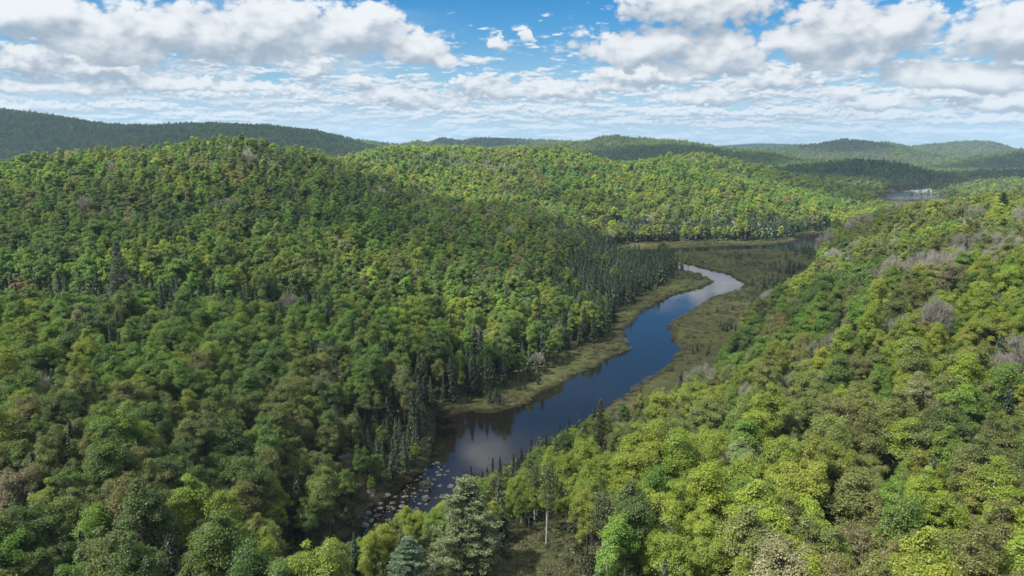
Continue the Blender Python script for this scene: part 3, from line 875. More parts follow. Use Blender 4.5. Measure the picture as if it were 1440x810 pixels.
# ------------------------------------------------------------------ where trees stand
def xy_at(X, y):
    return ((X-720)/1000.0*(y*math.cos(PITCH)+70*math.sin(PITCH)), y)
CONIFER = [  # bearing X, distance, radius across, radius deep, share
 (30,300,30,12,.55),(120,300,32,12,.75),(200,290,40,14,.9),(290,292,34,12,.75),(380,300,24,12,.45),(470,290,26,16,.35),(500,245,30,14,.35),
 (560,205,18,14,.75),(590,225,14,16,.8),(620,240,16,14,.85),(660,262,18,12,.8),(690,275,16,10,.85),(740,300,18,10,.7),(800,345,22,14,.75),(850,390,16,26,.85),
 (860,480,34,60,.97),(895,560,38,70,.97),(860,640,46,50,.85),(930,590,24,40,.9),(820,420,20,40,.7),
 (900,782,60,34,.9),(990,790,60,32,.93),(1080,790,55,34,.9),(850,790,30,30,.6),(1130,760,30,40,.85),(1040,830,90,16,.6),
 (1100,470,22,22,.85),(1120,520,26,30,.75),(1140,600,30,40,.6),(1150,680,28,30,.75),(1050,330,16,14,.6),(1060,420,12,18,.5),
 (1015,1185,62,60,.95),(830,1130,40,40,.45),(880,1100,50,30,.35),(1080,1150,60,50,.4),(1140,1150,70,70,.5),(1200,1100,60,60,.55),(400,600,34,26,.45),(440,650,34,24,.6),(520,900,60,30,.4),(600,1000,60,40,.4),
 (720,240,0,0,0),(640,1000,50,30,.5),(520,930,40,30,.5),(560,980,40,30,.4),
 (700,172,10,9,.5),(745,195,8,8,.5),(790,190,12,9,.35),(1290,1700,160,120,.6),(1200,1850,200,90,.6),(1400,1750,200,100,.6),
 (1250,330,30,24,.25),(1370,420,25,30,.25),(1300,520,40,30,.3),(1200,620,40,30,.35),
]
CON = [(xy_at(X, y), rx, ry, p) for X, y, rx, ry, p in CONIFER if rx > 0]
BARE = [(1310,300,26,18,.75),(1360,330,26,20,.7),(1200,420,22,20,.5),(1400,420,26,22,.5),(1440,190,12,12,.6),(1180,560,30,30,.5),(1230,600,30,30,.5),(1280,640,30,30,.3),(30,185,10,10,.5),(60,175,10,8,.4),
        (1150,210,18,16,.2),(330,560,24,20,.3),(640,1010,50,30,.3),(690,1010,50,30,.3),(1250,240,18,18,.2),(1000,235,9,9,.2),(170,275,8,8,.4),(840,640,20,30,.4),(790,620,20,26,.35)]
BAR = [(xy_at(X, y), rx, ry, p) for X, y, rx, ry, p in BARE]
def field(x, y, items, base):
    f = np.full(x.shape, base)
    for (cx, cy_), rx, ry, p in items:
        f = np.maximum(f, p*np.exp(-(((x-cx)/rx)**2+((y-cy_)/ry)**2)**3*0.5))
    return f
# the canopy between camera and river stays below this sight line (photo bearings)
SIGHT = np.array([(380,802),(430,785),(470,768),(500,762),(530,747),(558,728),(578,716),(596,722),(616,716),(640,703),(690,668),(730,648),(790,612),(840,583),(880,562),(905,552),(935,545),(965,527),(1000,506),(1040,466),(1050,450),(1062,425),(1100,398),(1135,380),(1152,362)], float)
SIGHT_LAKE = np.array([(1228,274),(1240,283),(1280,285),(1318,283),(1345,279),(1390,271),(1440,259),(1520,242)], float)
CLEAR = np.array([flat_hit(X, Y)[:2] for X, Y in [(705,812),(712,780),(730,756),(765,752),(800,766),(806,790),(815,812),(815,840),(700,840)]])

def horizon_table():
    az = np.radians(np.arange(-55, 55, 0.15))
    rr = np.concatenate([np.arange(45, 700, 6.), np.arange(700, 2000, 12.), np.arange(2000, 9000, 40.)])
    A, R = np.meshgrid(az, rr, indexing='ij')
    z, mm, wd = height(R*np.sin(A), R*np.cos(A))
    can = z + np.where((mm > 0.4) | (wd < 3), 0.5, 9.0)
    s = (can-CAMZ)/R
    return az, rr, np.maximum.accumulate(s, axis=1)
HAZ, HRR, HCM = horizon_table()
def seen(x, y, ztop, margin=0.004):
    r = np.hypot(x, y); a = np.arctan2(x, y)
    ia = np.clip(np.round((a-HAZ[0])/(HAZ[1]-HAZ[0])).astype(int), 0, len(HAZ)-1)
    ir = np.clip(np.searchsorted(HRR, r*0.985-8)-1, 0, len(HRR)-1)
    return (ztop-CAMZ)/r >= HCM[ia, ir]-margin-2.0/r
def jitter_grid(rlo, rhi, sp, azmax=42.0):
    ext = rhi*math.sin(math.radians(azmax))
    xs = np.arange(-ext, ext, sp); ys = np.arange(rlo*0.7, rhi, sp)
    X, Y = np.meshgrid(xs, ys)
    X = X+(np.arange(len(ys)) % 2)[:, None]*sp*0.5
    X = X+rng.uniform(-0.36, 0.36, X.shape)*sp; Y = Y+rng.uniform(-0.36, 0.36, Y.shape)*sp
    x, y = X.ravel(), Y.ravel()
    r = np.hypot(x, y)
    k = (r >= rlo) & (r < rhi) & (np.abs(np.degrees(np.arctan2(x, y))) < azmax)
    return x[k], y[k]
# colours of spring foliage: name -> linear base colour
TINT = {
 'bright yellow-green': (0.220, 0.275, 0.028), 'fresh green': (0.145, 0.240, 0.028), 'mid green': (0.120, 0.192, 0.030), 'deep green': (0.092, 0.150, 0.028),
 'dull olive': (0.165, 0.192, 0.045), 'brownish olive': (0.178, 0.176, 0.056), 'grey-brown budding': (0.205, 0.190, 0.100), 'russet budding': (0.235, 0.165, 0.068),
 'pale silvery green': (0.210, 0.245, 0.100),
}
TN = list(TINT); TC = np.array([TINT[k] for k in TN])
def zone_probs(x, y):
    """shares of the colour names at a place"""
    n = len(x); P = np.zeros((n, len(TN)))
    left = x < np.interp(y, [60, 150, 250, 400, 700, 1300], [-30, -25, 40, 90, 160, 0])
    r = np.hypot(x, y)
    a = fbm(x/45, y/45, 71, 3); b = fbm(x/90+9, y/90, 72, 3)
    def setp(k, w): P[k] = np.array(w)/np.sum(w)
    nearL = left & (r < 260); hillL = left & (r >= 260)
    setp(nearL, [18, 24, 34, 9, 24, 3, 1.2, 0.2, 2])
    setp(hillL, [10, 36, 34, 12, 10, 3, 1.5, 0.4, 0.5])
    setp(~left, [32, 18, 16, 4, 28, 8, 4, 1.2, 4])
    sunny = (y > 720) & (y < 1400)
    setp(sunny, [46, 40, 10, 2, 10, 3, 1.2, 0.4, 1])  # sunlight put into the colour: sunlit hill gets more bright tints
    setp(r > 1450, [8, 24, 34, 16, 14, 5, 2, 0.5, 0])
    P[:, 0] *= np.exp(9*a); P[:, 1] *= np.exp(5*a-4*b); P[:, 3] *= np.exp(-8*a); P[:, 4] *= np.exp(7*b); P[:, 5] *= np.exp(4*b); P[:, 6] *= np.exp(4*b); P[:, 7] *= np.exp(3*b)
    return P/P.sum(1, keepdims=True)
def choose(P):
    c = np.cumsum(P, 1); u = rng.uniform(size=(len(P), 1))
    return np.minimum((u > c).sum(1), P.shape[1]-1)
trees = {k: [] for k in ('x', 'y', 'z', 'kind', 'tn', 'tint', 'var', 'sc', 'sz', 'lod')}
def scatter(rlo, rhi, sp, lod, size, vs=1.0):
    x, y = jitter_grid(rlo, rhi, sp, 52.0 if rhi < 400 else 42.0)
    z, mm, wd = height(x, y)
    keep = (wd > np.where(y < 235, 0.9, 2.2)) & (mm < 0.35)
    ins = sdist(x, y, CLEAR) < 1.5
    keep &= ~ins
    # a far clearing on the left
    x, y, z = x[keep], y[keep], z[keep]
    keep = seen(x, y, z+16*size)
    x, y, z = x[keep], y[keep], z[keep]
    n = len(x)
    con = field(x, y, CON, 0.05 if rlo < 700 else 0.07)
    con = np.clip(con+0.9*np.maximum(0, fbm(x/60, y/60, 91, 3)-0.14)+np.where(fbm(x/14, y/14, 92, 2) > 0.26, 0.30, 0), 0, 1)
    bar = field(x, y, BAR, 0.012)
    u = rng.uniform(size=n)
    kind = np.where(u < con, 1, np.where(u < con+bar*(1-con), 2, 0))
    tn = choose(zone_probs(x, y))
    tint = TC[tn]*rng.uniform(0.82, 1.2, (n, 1))*(1+0.05*rng.normal(size=(n, 3)))
    ct = np.array([0.042, 0.066, 0.030])*rng.uniform(0.6, 1.6, (n, 1))
    bt = np.array([0.30, 0.285, 0.23])*rng.uniform(0.7, 1.2, (n, 1))
    tint = np.where((kind == 1)[:, None], ct, np.where((kind == 2)[:, None], bt, tint))
    tint = tint*np.where((y > 720) & (y < 1400) & (kind == 0), 1.08, 1.0)[:, None]  # broadleaf tints lifted on the sunlit hill, sunlight painted into them
    sparse = np.isin(tn, [5, 6, 7]) | ((tn == 4) & (rng.uniform(size=n) < 0.25))
    var = np.where(kind == 0, np.where(sparse, rng.integers(5, 8, n), rng.integers(0, 5, n)), rng.integers(0, 100, n))
    big = np.exp(0.30*rng.normal(size=n)); big = np.clip(big, 0.5, 1.6)
    sc = size*big*rng.uniform(0.92, 1.08, n); sz = size*(0.35+0.65*big)*rng.uniform(0.88, 1.1, n)
    sz = np.where(kind == 1, size*rng.uniform(0.75, 1.38, n), sz); sc = np.where(kind == 1, sz*rng.uniform(0.8, 1.05, n), sc)
    low = (kind != 1) & (con > 0.4)
    sz = np.where(low, sz*0.78, sz); sc = np.where(low, sc*0.85, sc)
    sz *= vs
    # young growth on the slope between the camera and the river
    Xp, Yp = project(np.stack([x, y, z], 1))
    young = (y < 225) & (Xp > 470) & (Xp < 900) & (rlo < 300)
    f = np.where(young, rng.uniform(0.45, 0.85, n), 1.0)
    sc *= f; sz *= f
    lim = np.interp(Xp, SIGHT[:, 0], SIGHT[:, 1], left=0, right=0)
    ht = np.where(kind == 2, 13.5, np.where(kind == 1, 14.0, 15.0))
    zt = CAMZ + y*np.tan(np.arctan((405-lim)/1000)-PITCH)
    lim = np.where((Xp > 1228) & (Xp < 1520) & (y > 330) & ((Xp < 1334) | (y < 900)), np.interp(Xp, SIGHT_LAKE[:, 0], SIGHT_LAKE[:, 1]), lim)
    zt = CAMZ + y*np.tan(np.arctan((405-lim)/1000)-PITCH)
    infront = (lim > 0) & (Yp > lim-5) & np.where(Xp > 1200, y < 1370, np.where(Xp > 860, y < 600, y < 260))
    m = np.where(infront, np.clip((zt-z)/(ht*sz), 0, 1), 1.0)
    m = np.where(infront & (kind == 1), np.minimum(1, m*1.25), m)
    sz *= m; sc *= np.clip(m*1.15, 0, 1)
    # bushes along the edge of the meadow
    edge = (Xp > 870) & (Xp < 1060) & (y < 430) & (Yp < np.interp(Xp, SIGHT[:, 0], SIGHT[:, 1])+16) & (Yp > 440)
    ok = (sz > 0.16) & ~edge & ~(infront & (Xp > 850) & (m < np.where(Xp < 1015, 0.93, 0.62)))
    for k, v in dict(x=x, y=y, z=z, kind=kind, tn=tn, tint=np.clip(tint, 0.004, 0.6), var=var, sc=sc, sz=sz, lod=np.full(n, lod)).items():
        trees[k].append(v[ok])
def meadow_spruces():
    """small spruces that stand in the wet meadow and along its edge"""
    for X, Y, rx, ry, n, lo, hi in [(1105,412,16,26,60,.35,.62),(1085,425,14,14,26,.3,.5),(1060,445,12,10,16,.25,.45),(1128,385,14,30,40,.35,.6),(1030,470,10,10,8,.25,.45),(1135,358,16,26,34,.45,.8),(985,500,8,8,5,.25,.4),(1100,372,30,40,16,.2,.4),(1000,420,20,20,4,.15,.3),(925,390,14,26,20,.4,.7),(700,566,10,4,5,.3,.45),(760,543,14,6,6,.3,.5),(730,552,8,5,4,.25,.4)]:
        cx, cy_ = flat(X, Y)
        x = cx+rx*rng.normal(0, 0.6, n); y = cy_+ry*rng.normal(0, 0.6, n)
        z, mm, wd = height(x, y); ok = wd > 3
        sz = rng.uniform(lo, hi, n)
        vals = dict(x=x, y=y, z=z, kind=np.ones(n, int), tn=np.zeros(n, int), tint=np.array([0.045, 0.066, 0.032])*rng.uniform(0.6, 1.5, (n, 1)), var=rng.integers(0, 100, n), sc=sz*rng.uniform(0.9, 1.2, n), sz=sz, lod=np.where(np.hypot(x, y) < 330, 0, 1))
        for k, v in vals.items(): trees[k].append(v[ok])
meadow_spruces()
scatter(52, 330, 5.0, 0, 1.0)
scatter(330, 760, 5.2, 1, 1.0)
scatter(760, 1500, 6.4, 2, 1.05)
scatter(1500, 3400, 8.6, 3, 1.05, 0.95)
scatter(3400, 8800, 15.0, 3, 1.45, 0.70)
T = {k: np.concatenate(v) for k, v in trees.items()}
print('trees', len(T['x']), [int((T['lod'] == i).sum()) for i in range(4)], [int((T['kind'] == i).sum()) for i in range(3)])

# keep free room around the single trees placed by hand
HAND = []   # kind, variant, x, y, z, width scale, height scale, tint name/colour, label
def hand(kind, var, X, Yfoot, h, w, tint, label, y=None, top=None, name=None, cat='tree', group=None):
    if y is None:
        P = flat_hit(X, Yfoot)
    else:
        p = at_depth(X, Yfoot if top is None else top, y); P = np.array([p[0], p[1], H1(p[0], p[1])[0]])
    if top is not None:
        h = max(0.25, (CAMZ+P[1]*slope(top)-P[2])/{'pine': 20.0, 'spruce': 14.0, 'birch': 15.5, 'bare': 14.0}[kind])
        if kind == 'spruce': w = min(0.62, h*1.15*w/0.55)
    HAND.append((kind, var, P, w, h, tint, label, name, group))
    return P
hand('pine', 0, 655, 820, 20.5/20, 1.05, (0.150, 0.185, 0.082), 'tall pale white pine with layered boughs, biggest tree at the near foreground edge', name='pine_tree', y=105, top=672)
hand('pine', 1, 573, 835, 12.5/20, 0.72, (0.110, 0.170, 0.095), 'smaller blue-green pine just left of the tall pale white pine', name='pine_tree', y=97, top=757)
hand('pine', 2, 1040, 530, 15/20, 0.85, (0.040, 0.055, 0.028), 'dark broad pine standing alone on the right slope above the meadow', name='pine_tree', y=262, top=474)
hand('pine', 0, 163, 420, 20/20, 0.80, (0.150, 0.175, 0.110), 'pale tall pine rising over the dark conifer belt on the left hillside', name='pine_tree', y=290, top=338)
hand('pine', 2, 1412, 300, 14/20, 0.75, (0.028, 0.045, 0.022), 'dark bushy pine near the crest of the right slope', name='pine_tree', y=470, top=270)
hand('pine', 1, 845, 560, 11/20, 0.45, (0.105, 0.115, 0.055), 'dusky thin pine above the right river bank before the calm bend', name='pine_tree', y=190, top=563)
hand('birch', 0, 768, 767, 15.5/15, 0.95, (0.085, 0.115, 0.030), 'white-stemmed birch standing alone in the brown foreground clearing', name='birch_tree')
hand('birch', 1, 752, 738, 13.5/15, 0.95, (0.085, 0.115, 0.030), 'white-stemmed birch at the back edge of the foreground clearing', name='birch_tree')
hand('birch', 2, 853, 812, 16/15, 1.0, (0.10, 0.125, 0.05), 'tall white-stemmed birch right of the foreground clearing, thin crown', name='birch_tree')
hand('birch', 0, 846, 806, 15/15, 0.9, (0.10, 0.125, 0.05), 'slimmer white birch leaning beside the tall birch right of the clearing', name='birch_tree')
hand('birch', 1, 733, 735, 11/15, 0.8, (0.085, 0.115, 0.030), 'short thin birch behind the left end of the clearing', name='birch_tree')
hand('spruce', 0, 703, 0, 1, 0.62, (0.022, 0.038, 0.024), 'right one of the twin dark spruces just above the tall pine', y=182, top=642, name='spruce_tree')
hand('spruce', 1, 693, 0, 1, 0.62, (0.022, 0.038, 0.024), 'left one of the twin dark spruces just above the tall pine', y=182, top=643, name='spruce_tree')
hand('spruce', 2, 733, 0, 1, 0.66, (0.022, 0.038, 0.024), 'tallest dark spruce in the tight cluster on the near right bank', y=190, top=627, name='spruce_tree')
hand('spruce', 3, 722, 0, 1, 0.6, (0.022, 0.038, 0.024), 'lower dark spruce hugging the left of the tight spruce cluster', y=188, top=637, name='spruce_tree')
hand('spruce', 0, 728, 0, 1, 0.55, (0.022, 0.038, 0.024), 'bushy dark spruce at the foot of the tight spruce cluster', y=184, top=640, name='spruce_tree')
hand('spruce', 1, 694, 0, 1, 0.62, (0.022, 0.038, 0.024), 'blackish spruce standing against the right side of the tall pine crown', y=148, top=674, name='spruce_tree')
hand('spruce', 2, 777, 0, 1, 0.7, (0.022, 0.038, 0.024), 'dark spruce among bright young trees midway up the near right bank', y=178, top=628, name='spruce_tree')
hand('spruce', 3, 744, 0, 1, 0.5, (0.022, 0.038, 0.024), 'small pointed spruce behind the two clearing birches', y=135, top=692, name='spruce_tree')
hand('spruce', 0, 732, 0, 1, 0.5, (0.022, 0.038, 0.024), 'small dull spruce between the tall pine and the birches', y=160, top=663, name='spruce_tree')
hand('spruce', 1, 765, 0, 1, 0.5, (0.022, 0.038, 0.024), 'slim blackish spruce left of the lone midway spruce', y=160, top=653, name='spruce_tree')
hand('spruce', 2, 768, 0, 1, 0.5, (0.022, 0.038, 0.024), 'dark spruce tip breaking the waterline of the calm reach', y=205, top=610, name='spruce_tree')
hand('spruce', 3, 747, 0, 1, 0.45, (0.022, 0.038, 0.024), 'tiny spruce tip on the waterline right of the tight cluster', y=203, top=616, name='spruce_tree')
hand('spruce', 0, 787, 0, 1, 0.5, (0.022, 0.038, 0.024), 'broad dark spruce on the waterline farther up the calm reach', y=218, top=593, name='spruce_tree')
hand('spruce', 1, 800, 0, 1, 0.45, (0.022, 0.038, 0.024), 'slim dark spruce tip next to the broad waterline spruce', y=225, top=585, name='spruce_tree')
hand('spruce', 2, 836, 0, 1, 0.45, (0.022, 0.038, 0.024), 'last small spruce tip on the waterline of the calm reach', y=235, top=570, name='spruce_tree')
hand('spruce', 3, 662, 0, 1, 0.45, (0.022, 0.038, 0.024), 'tiny dark spruce tip right above the tall pine top', y=195, top=655, name='spruce_tree')
hand('spruce', 0, 678, 0, 1, 0.45, (0.022, 0.038, 0.024), 'short spruce tip between the pine top and the twin spruces', y=180, top=662, name='spruce_tree')
hand('spruce', 1, 798, 0, 1, 0.55, (0.022, 0.038, 0.024), 'slender dark spruce right of the midway spruce', y=172, top=630, name='spruce_tree')
hand('bare', 0, 805, 640, 8.5/14, 0.55, (0.30, 0.28, 0.25), 'pale leafless tree with forked white limbs on the near right bank', name='bare_tree', y=178)
hand('bare', 1, 890, 745, 9/14, 0.7, (0.26, 0.25, 0.23), 'grey dead tree with spreading limbs right of the clearing birches', name='bare_tree', y=118)
hp = np.array([h[2] for h in HAND])
d = np.sqrt((T['x'][:, None]-hp[None, :, 0])**2+(T['y'][:, None]-hp[None, :, 1])**2)
room = np.array([4.2 if h[0] == 'pine' and h[4] > 0.9 else (3.0 if h[0] == 'pine' else (3.4 if h[0] == 'birch' else 1.8)) for h in HAND])
keep = (d > room[None]).all(1)
# nothing tall right in front of the tall pine and the clearing
Xf, Yf = project(np.stack([T['x'], T['y'], T['z']], 1))
front = (Xf > 535) & (Xf < 800) & (T['y'] < 106) & (T['y'] > 40) | (Xf >= 800) & (Xf < 872) & (T['y'] < 99)
keep &= ~front
T = {k: v[keep] for k, v in T.items()}

# ------------------------------------------------------------------ nearest trees become things of their own
Pz = np.stack([T['x'], T['y'], T['z']], 1)
topz = np.stack([T['x'], T['y'], T['z']+T['sz']*11], 1)
px, py = project(topz)
inframe = (px > -25) & (px < 1465) & (py > -10) & (py < 835) & (T['y'] > 40)
dist = np.sqrt((Pz[:, 0])**2+(Pz[:, 1])**2+(Pz[:, 2]-CAMZ)**2)
look = seen(T['x'], T['y'], T['z']+T['sz']*13, 0.0)
apparent = T['sc']*T['sz']/dist**2
single = np.zeros(len(dist), bool)
NSINGLE = {0: 300, 1: 280, 2: 120}
for k, cnt in NSINGLE.items():
    idx = np.where((T['kind'] == k) & inframe & look)[0]
    idx = idx[np.argsort(-apparent[idx])][:cnt]
    single[idx] = True
LAND = [('tall white pine', hp[0]), ('birch in the clearing', hp[6]), ('dark lone pine on the right slope', hp[2]), ('pale pine on the left hillside', hp[3]),
        ('rocky rapids', np.array(flat(560, 700)+(0,))), ('grassy point on the left bank', np.array(flat(700, 575)+(0,))), ('inner river bend', np.array(flat(955, 495)+(0,))), ('conifer stand beside the meadow', np.array(flat(900, 400)+(0,))),
        ('dark pine near the right crest', hp[4])]
USED = set()
def where_label(what, p):
    """how the tree looks, and how far it stands from the nearest landmark as seen from the camera"""
    order = sorted(range(len(LAND)), key=lambda i: np.hypot(*(LAND[i][1][:2]-p[:2])))
    cands = []
    for i in order[:3]:
        nm, q = LAND[i]
        dx, dy = p[0]-q[0], p[1]-q[1]
        for st in (5, 2, 1):
            a, b = int(round(abs(dx)/st)*st), int(round(abs(dy)/st)*st)
            s = 'right' if dx > 0 else 'left'; f = 'behind' if dy > 0 else 'before'
            if a == 0: cands.append(f'{what} {b} m {f} the {nm}')
            elif b == 0: cands.append(f'{what} {a} m {s} of the {nm}')
            else: cands.append(f'{what} {a} m {s} and {b} m {f} the {nm}')
    for c in cands:
        if c not in USED and len(c.split()) <= 16:
            USED.add(c); return c
    c = min(cands, key=lambda c: len(c.split())); USED.add(c); return c
GROUP = {'broad': 'broadleaf trees of the near forest', 'spruce': 'dark spruces of the near forest', 'bare': 'leafless grey trees of the near forest', 'pine': 'pines near the river', 'birch': 'white birches by the clearing'}
def make_tree(kind, var, P, w, h, rot, tint, label, name):
    e = bpy.data.objects.new(name, None); COL.objects.link(e)
    e.empty_display_size = 1
    e.location = P; e.rotation_euler = (0, 0, rot); e.scale = (w, w, h)
    e['label'] = label; e['category'] = 'tree'; e['group'] = GROUP[kind]
    for pn, data in SPLIT[kind][var % len(SPLIT[kind])].items():
        c = bpy.data.objects.new(pn, data); COL.objects.link(c); c.parent = e
        c['tint'] = [float(q) for q in tint]
    return e
for kind, var, P, w, h, tint, label, name, group in HAND:
    make_tree(kind, var, P, w if kind in ('pine', 'birch') else w, h, random.uniform(0, 6.28), tint, label, name); USED.add(label)
for i in np.where(single)[0]:
    k = int(T['kind'][i]); v = int(T['var'][i])
    p = Pz[i]
    small = T['sz'][i] < 0.62
    if k == 0:
        what = ('low ' if small else '')+TN[int(T['tn'][i])]+(' thin-leaved tree' if v >= 5 else ' tree')
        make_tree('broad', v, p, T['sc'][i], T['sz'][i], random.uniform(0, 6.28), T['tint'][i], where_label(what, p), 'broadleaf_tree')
    elif k == 1:
        make_tree('spruce', v, p, T['sc'][i], T['sz'][i], random.uniform(0, 6.28), T['tint'][i], where_label('small dark spruce' if T['sz'][i] < 0.75 else 'dark spruce', p), 'spruce_tree')
    else:
        make_tree('bare', v, p, T['sc'][i], T['sz'][i], random.uniform(0, 6.28), T['tint'][i], where_label('grey leafless tree', p), 'bare_tree')

# ------------------------------------------------------------------ the rest of the forest: stuff, instanced on points
def scatter_object(name, label, meshes, x, y, z, idx, rot, scale, tint):
    lib = bpy.data.collections.new(name+'_kinds')
    for i, me in enumerate(meshes):
        lib.objects.link(bpy.data.objects.new('%s_%03d' % (name, i), me))
    me = bpy.data.meshes.new(name)
    me.vertices.add(len(x)); me.vertices.foreach_set('co', np.stack([x, y, z], 1).astype(np.float32).ravel())
    a = me.attributes.new('pick', 'INT', 'POINT'); a.data.foreach_set('value', idx.astype(np.int32))
    a = me.attributes.new('turn', 'FLOAT_VECTOR', 'POINT'); a.data.foreach_set('vector', np.stack([0*rot, 0*rot, rot], 1).astype(np.float32).ravel())
    a = me.attributes.new('size', 'FLOAT_VECTOR', 'POINT'); a.data.foreach_set('vector', scale.astype(np.float32).ravel())
    a = me.attributes.new('tint', 'FLOAT_COLOR', 'POINT'); a.data.foreach_set('color', np.concatenate([tint, np.ones((len(x), 1))], 1).astype(np.float32).ravel())
    o = link(name, me); o['kind'] = 'stuff'; o['label'] = label
    g = bpy.data.node_groups.new(name, 'GeometryNodeTree')
    g.interface.new_socket('Geometry', in_out='INPUT', socket_type='NodeSocketGeometry')
    g.interface.new_socket('Geometry', in_out='OUTPUT', socket_type='NodeSocketGeometry')
    N = g.nodes; L = g.links
    gi = N.new('NodeGroupInput'); go = N.new('NodeGroupOutput')
    ci = N.new('GeometryNodeCollectionInfo'); ci.inputs['Collection'].default_value = lib
    ci.inputs['Separate Children'].default_value = True; ci.inputs['Reset Children'].default_value = True
    ip = N.new('GeometryNodeInstanceOnPoints'); ip.inputs['Pick Instance'].default_value = True
    def named(nm, typ):
        q = N.new('GeometryNodeInputNamedAttribute'); q.data_type = typ; q.inputs['Name'].default_value = nm
        return [s for s in q.outputs if s.enabled and s.name == 'Attribute'][0]
    L.new(gi.outputs[0], ip.inputs['Points']); L.new(ci.outputs[0], ip.inputs['Instance'])
    L.new(named('pick', 'INT'), ip.inputs['Instance Index']); L.new(named('turn', 'FLOAT_VECTOR'), ip.inputs['Rotation']); L.new(named('size', 'FLOAT_VECTOR'), ip.inputs['Scale'])
    L.new(ip.outputs[0], go.inputs[0])
    md = o.modifiers.new('instances', 'NODES'); md.node_group = g
    return o
KN = {0: ('broad', 'broadleaf_forest', 'green broadleaf forest covering the hillsides'), 1: ('spruce', 'spruce_forest', 'dark conifers scattered through the hillside forest'), 2: ('bare', 'leafless_forest', 'grey leafless trees scattered through the forest')}
for k, (kk, nm, lab) in KN.items():
    meshes, base = [], {}
    for l in range(4):
        base[l] = (len(meshes), len(LOD[(kk, l)])); meshes += LOD[(kk, l)]
    s = (T['kind'] == k) & ~single
    b = np.array([base[int(l)][0] for l in T['lod'][s]]); nn = np.array([base[int(l)][1] for l in T['lod'][s]])
    idx = b+T['var'][s] % nn
    n = int(s.sum())
    sc = np.stack([T['sc'][s], T['sc'][s]*rng.uniform(0.9, 1.1, n), T['sz'][s]], 1)
    scatter_object(nm, lab, meshes, T['x'][s], T['y'][s], T['z'][s]-0.1, idx, rng.uniform(0, 6.28, n), sc, T['tint'][s])

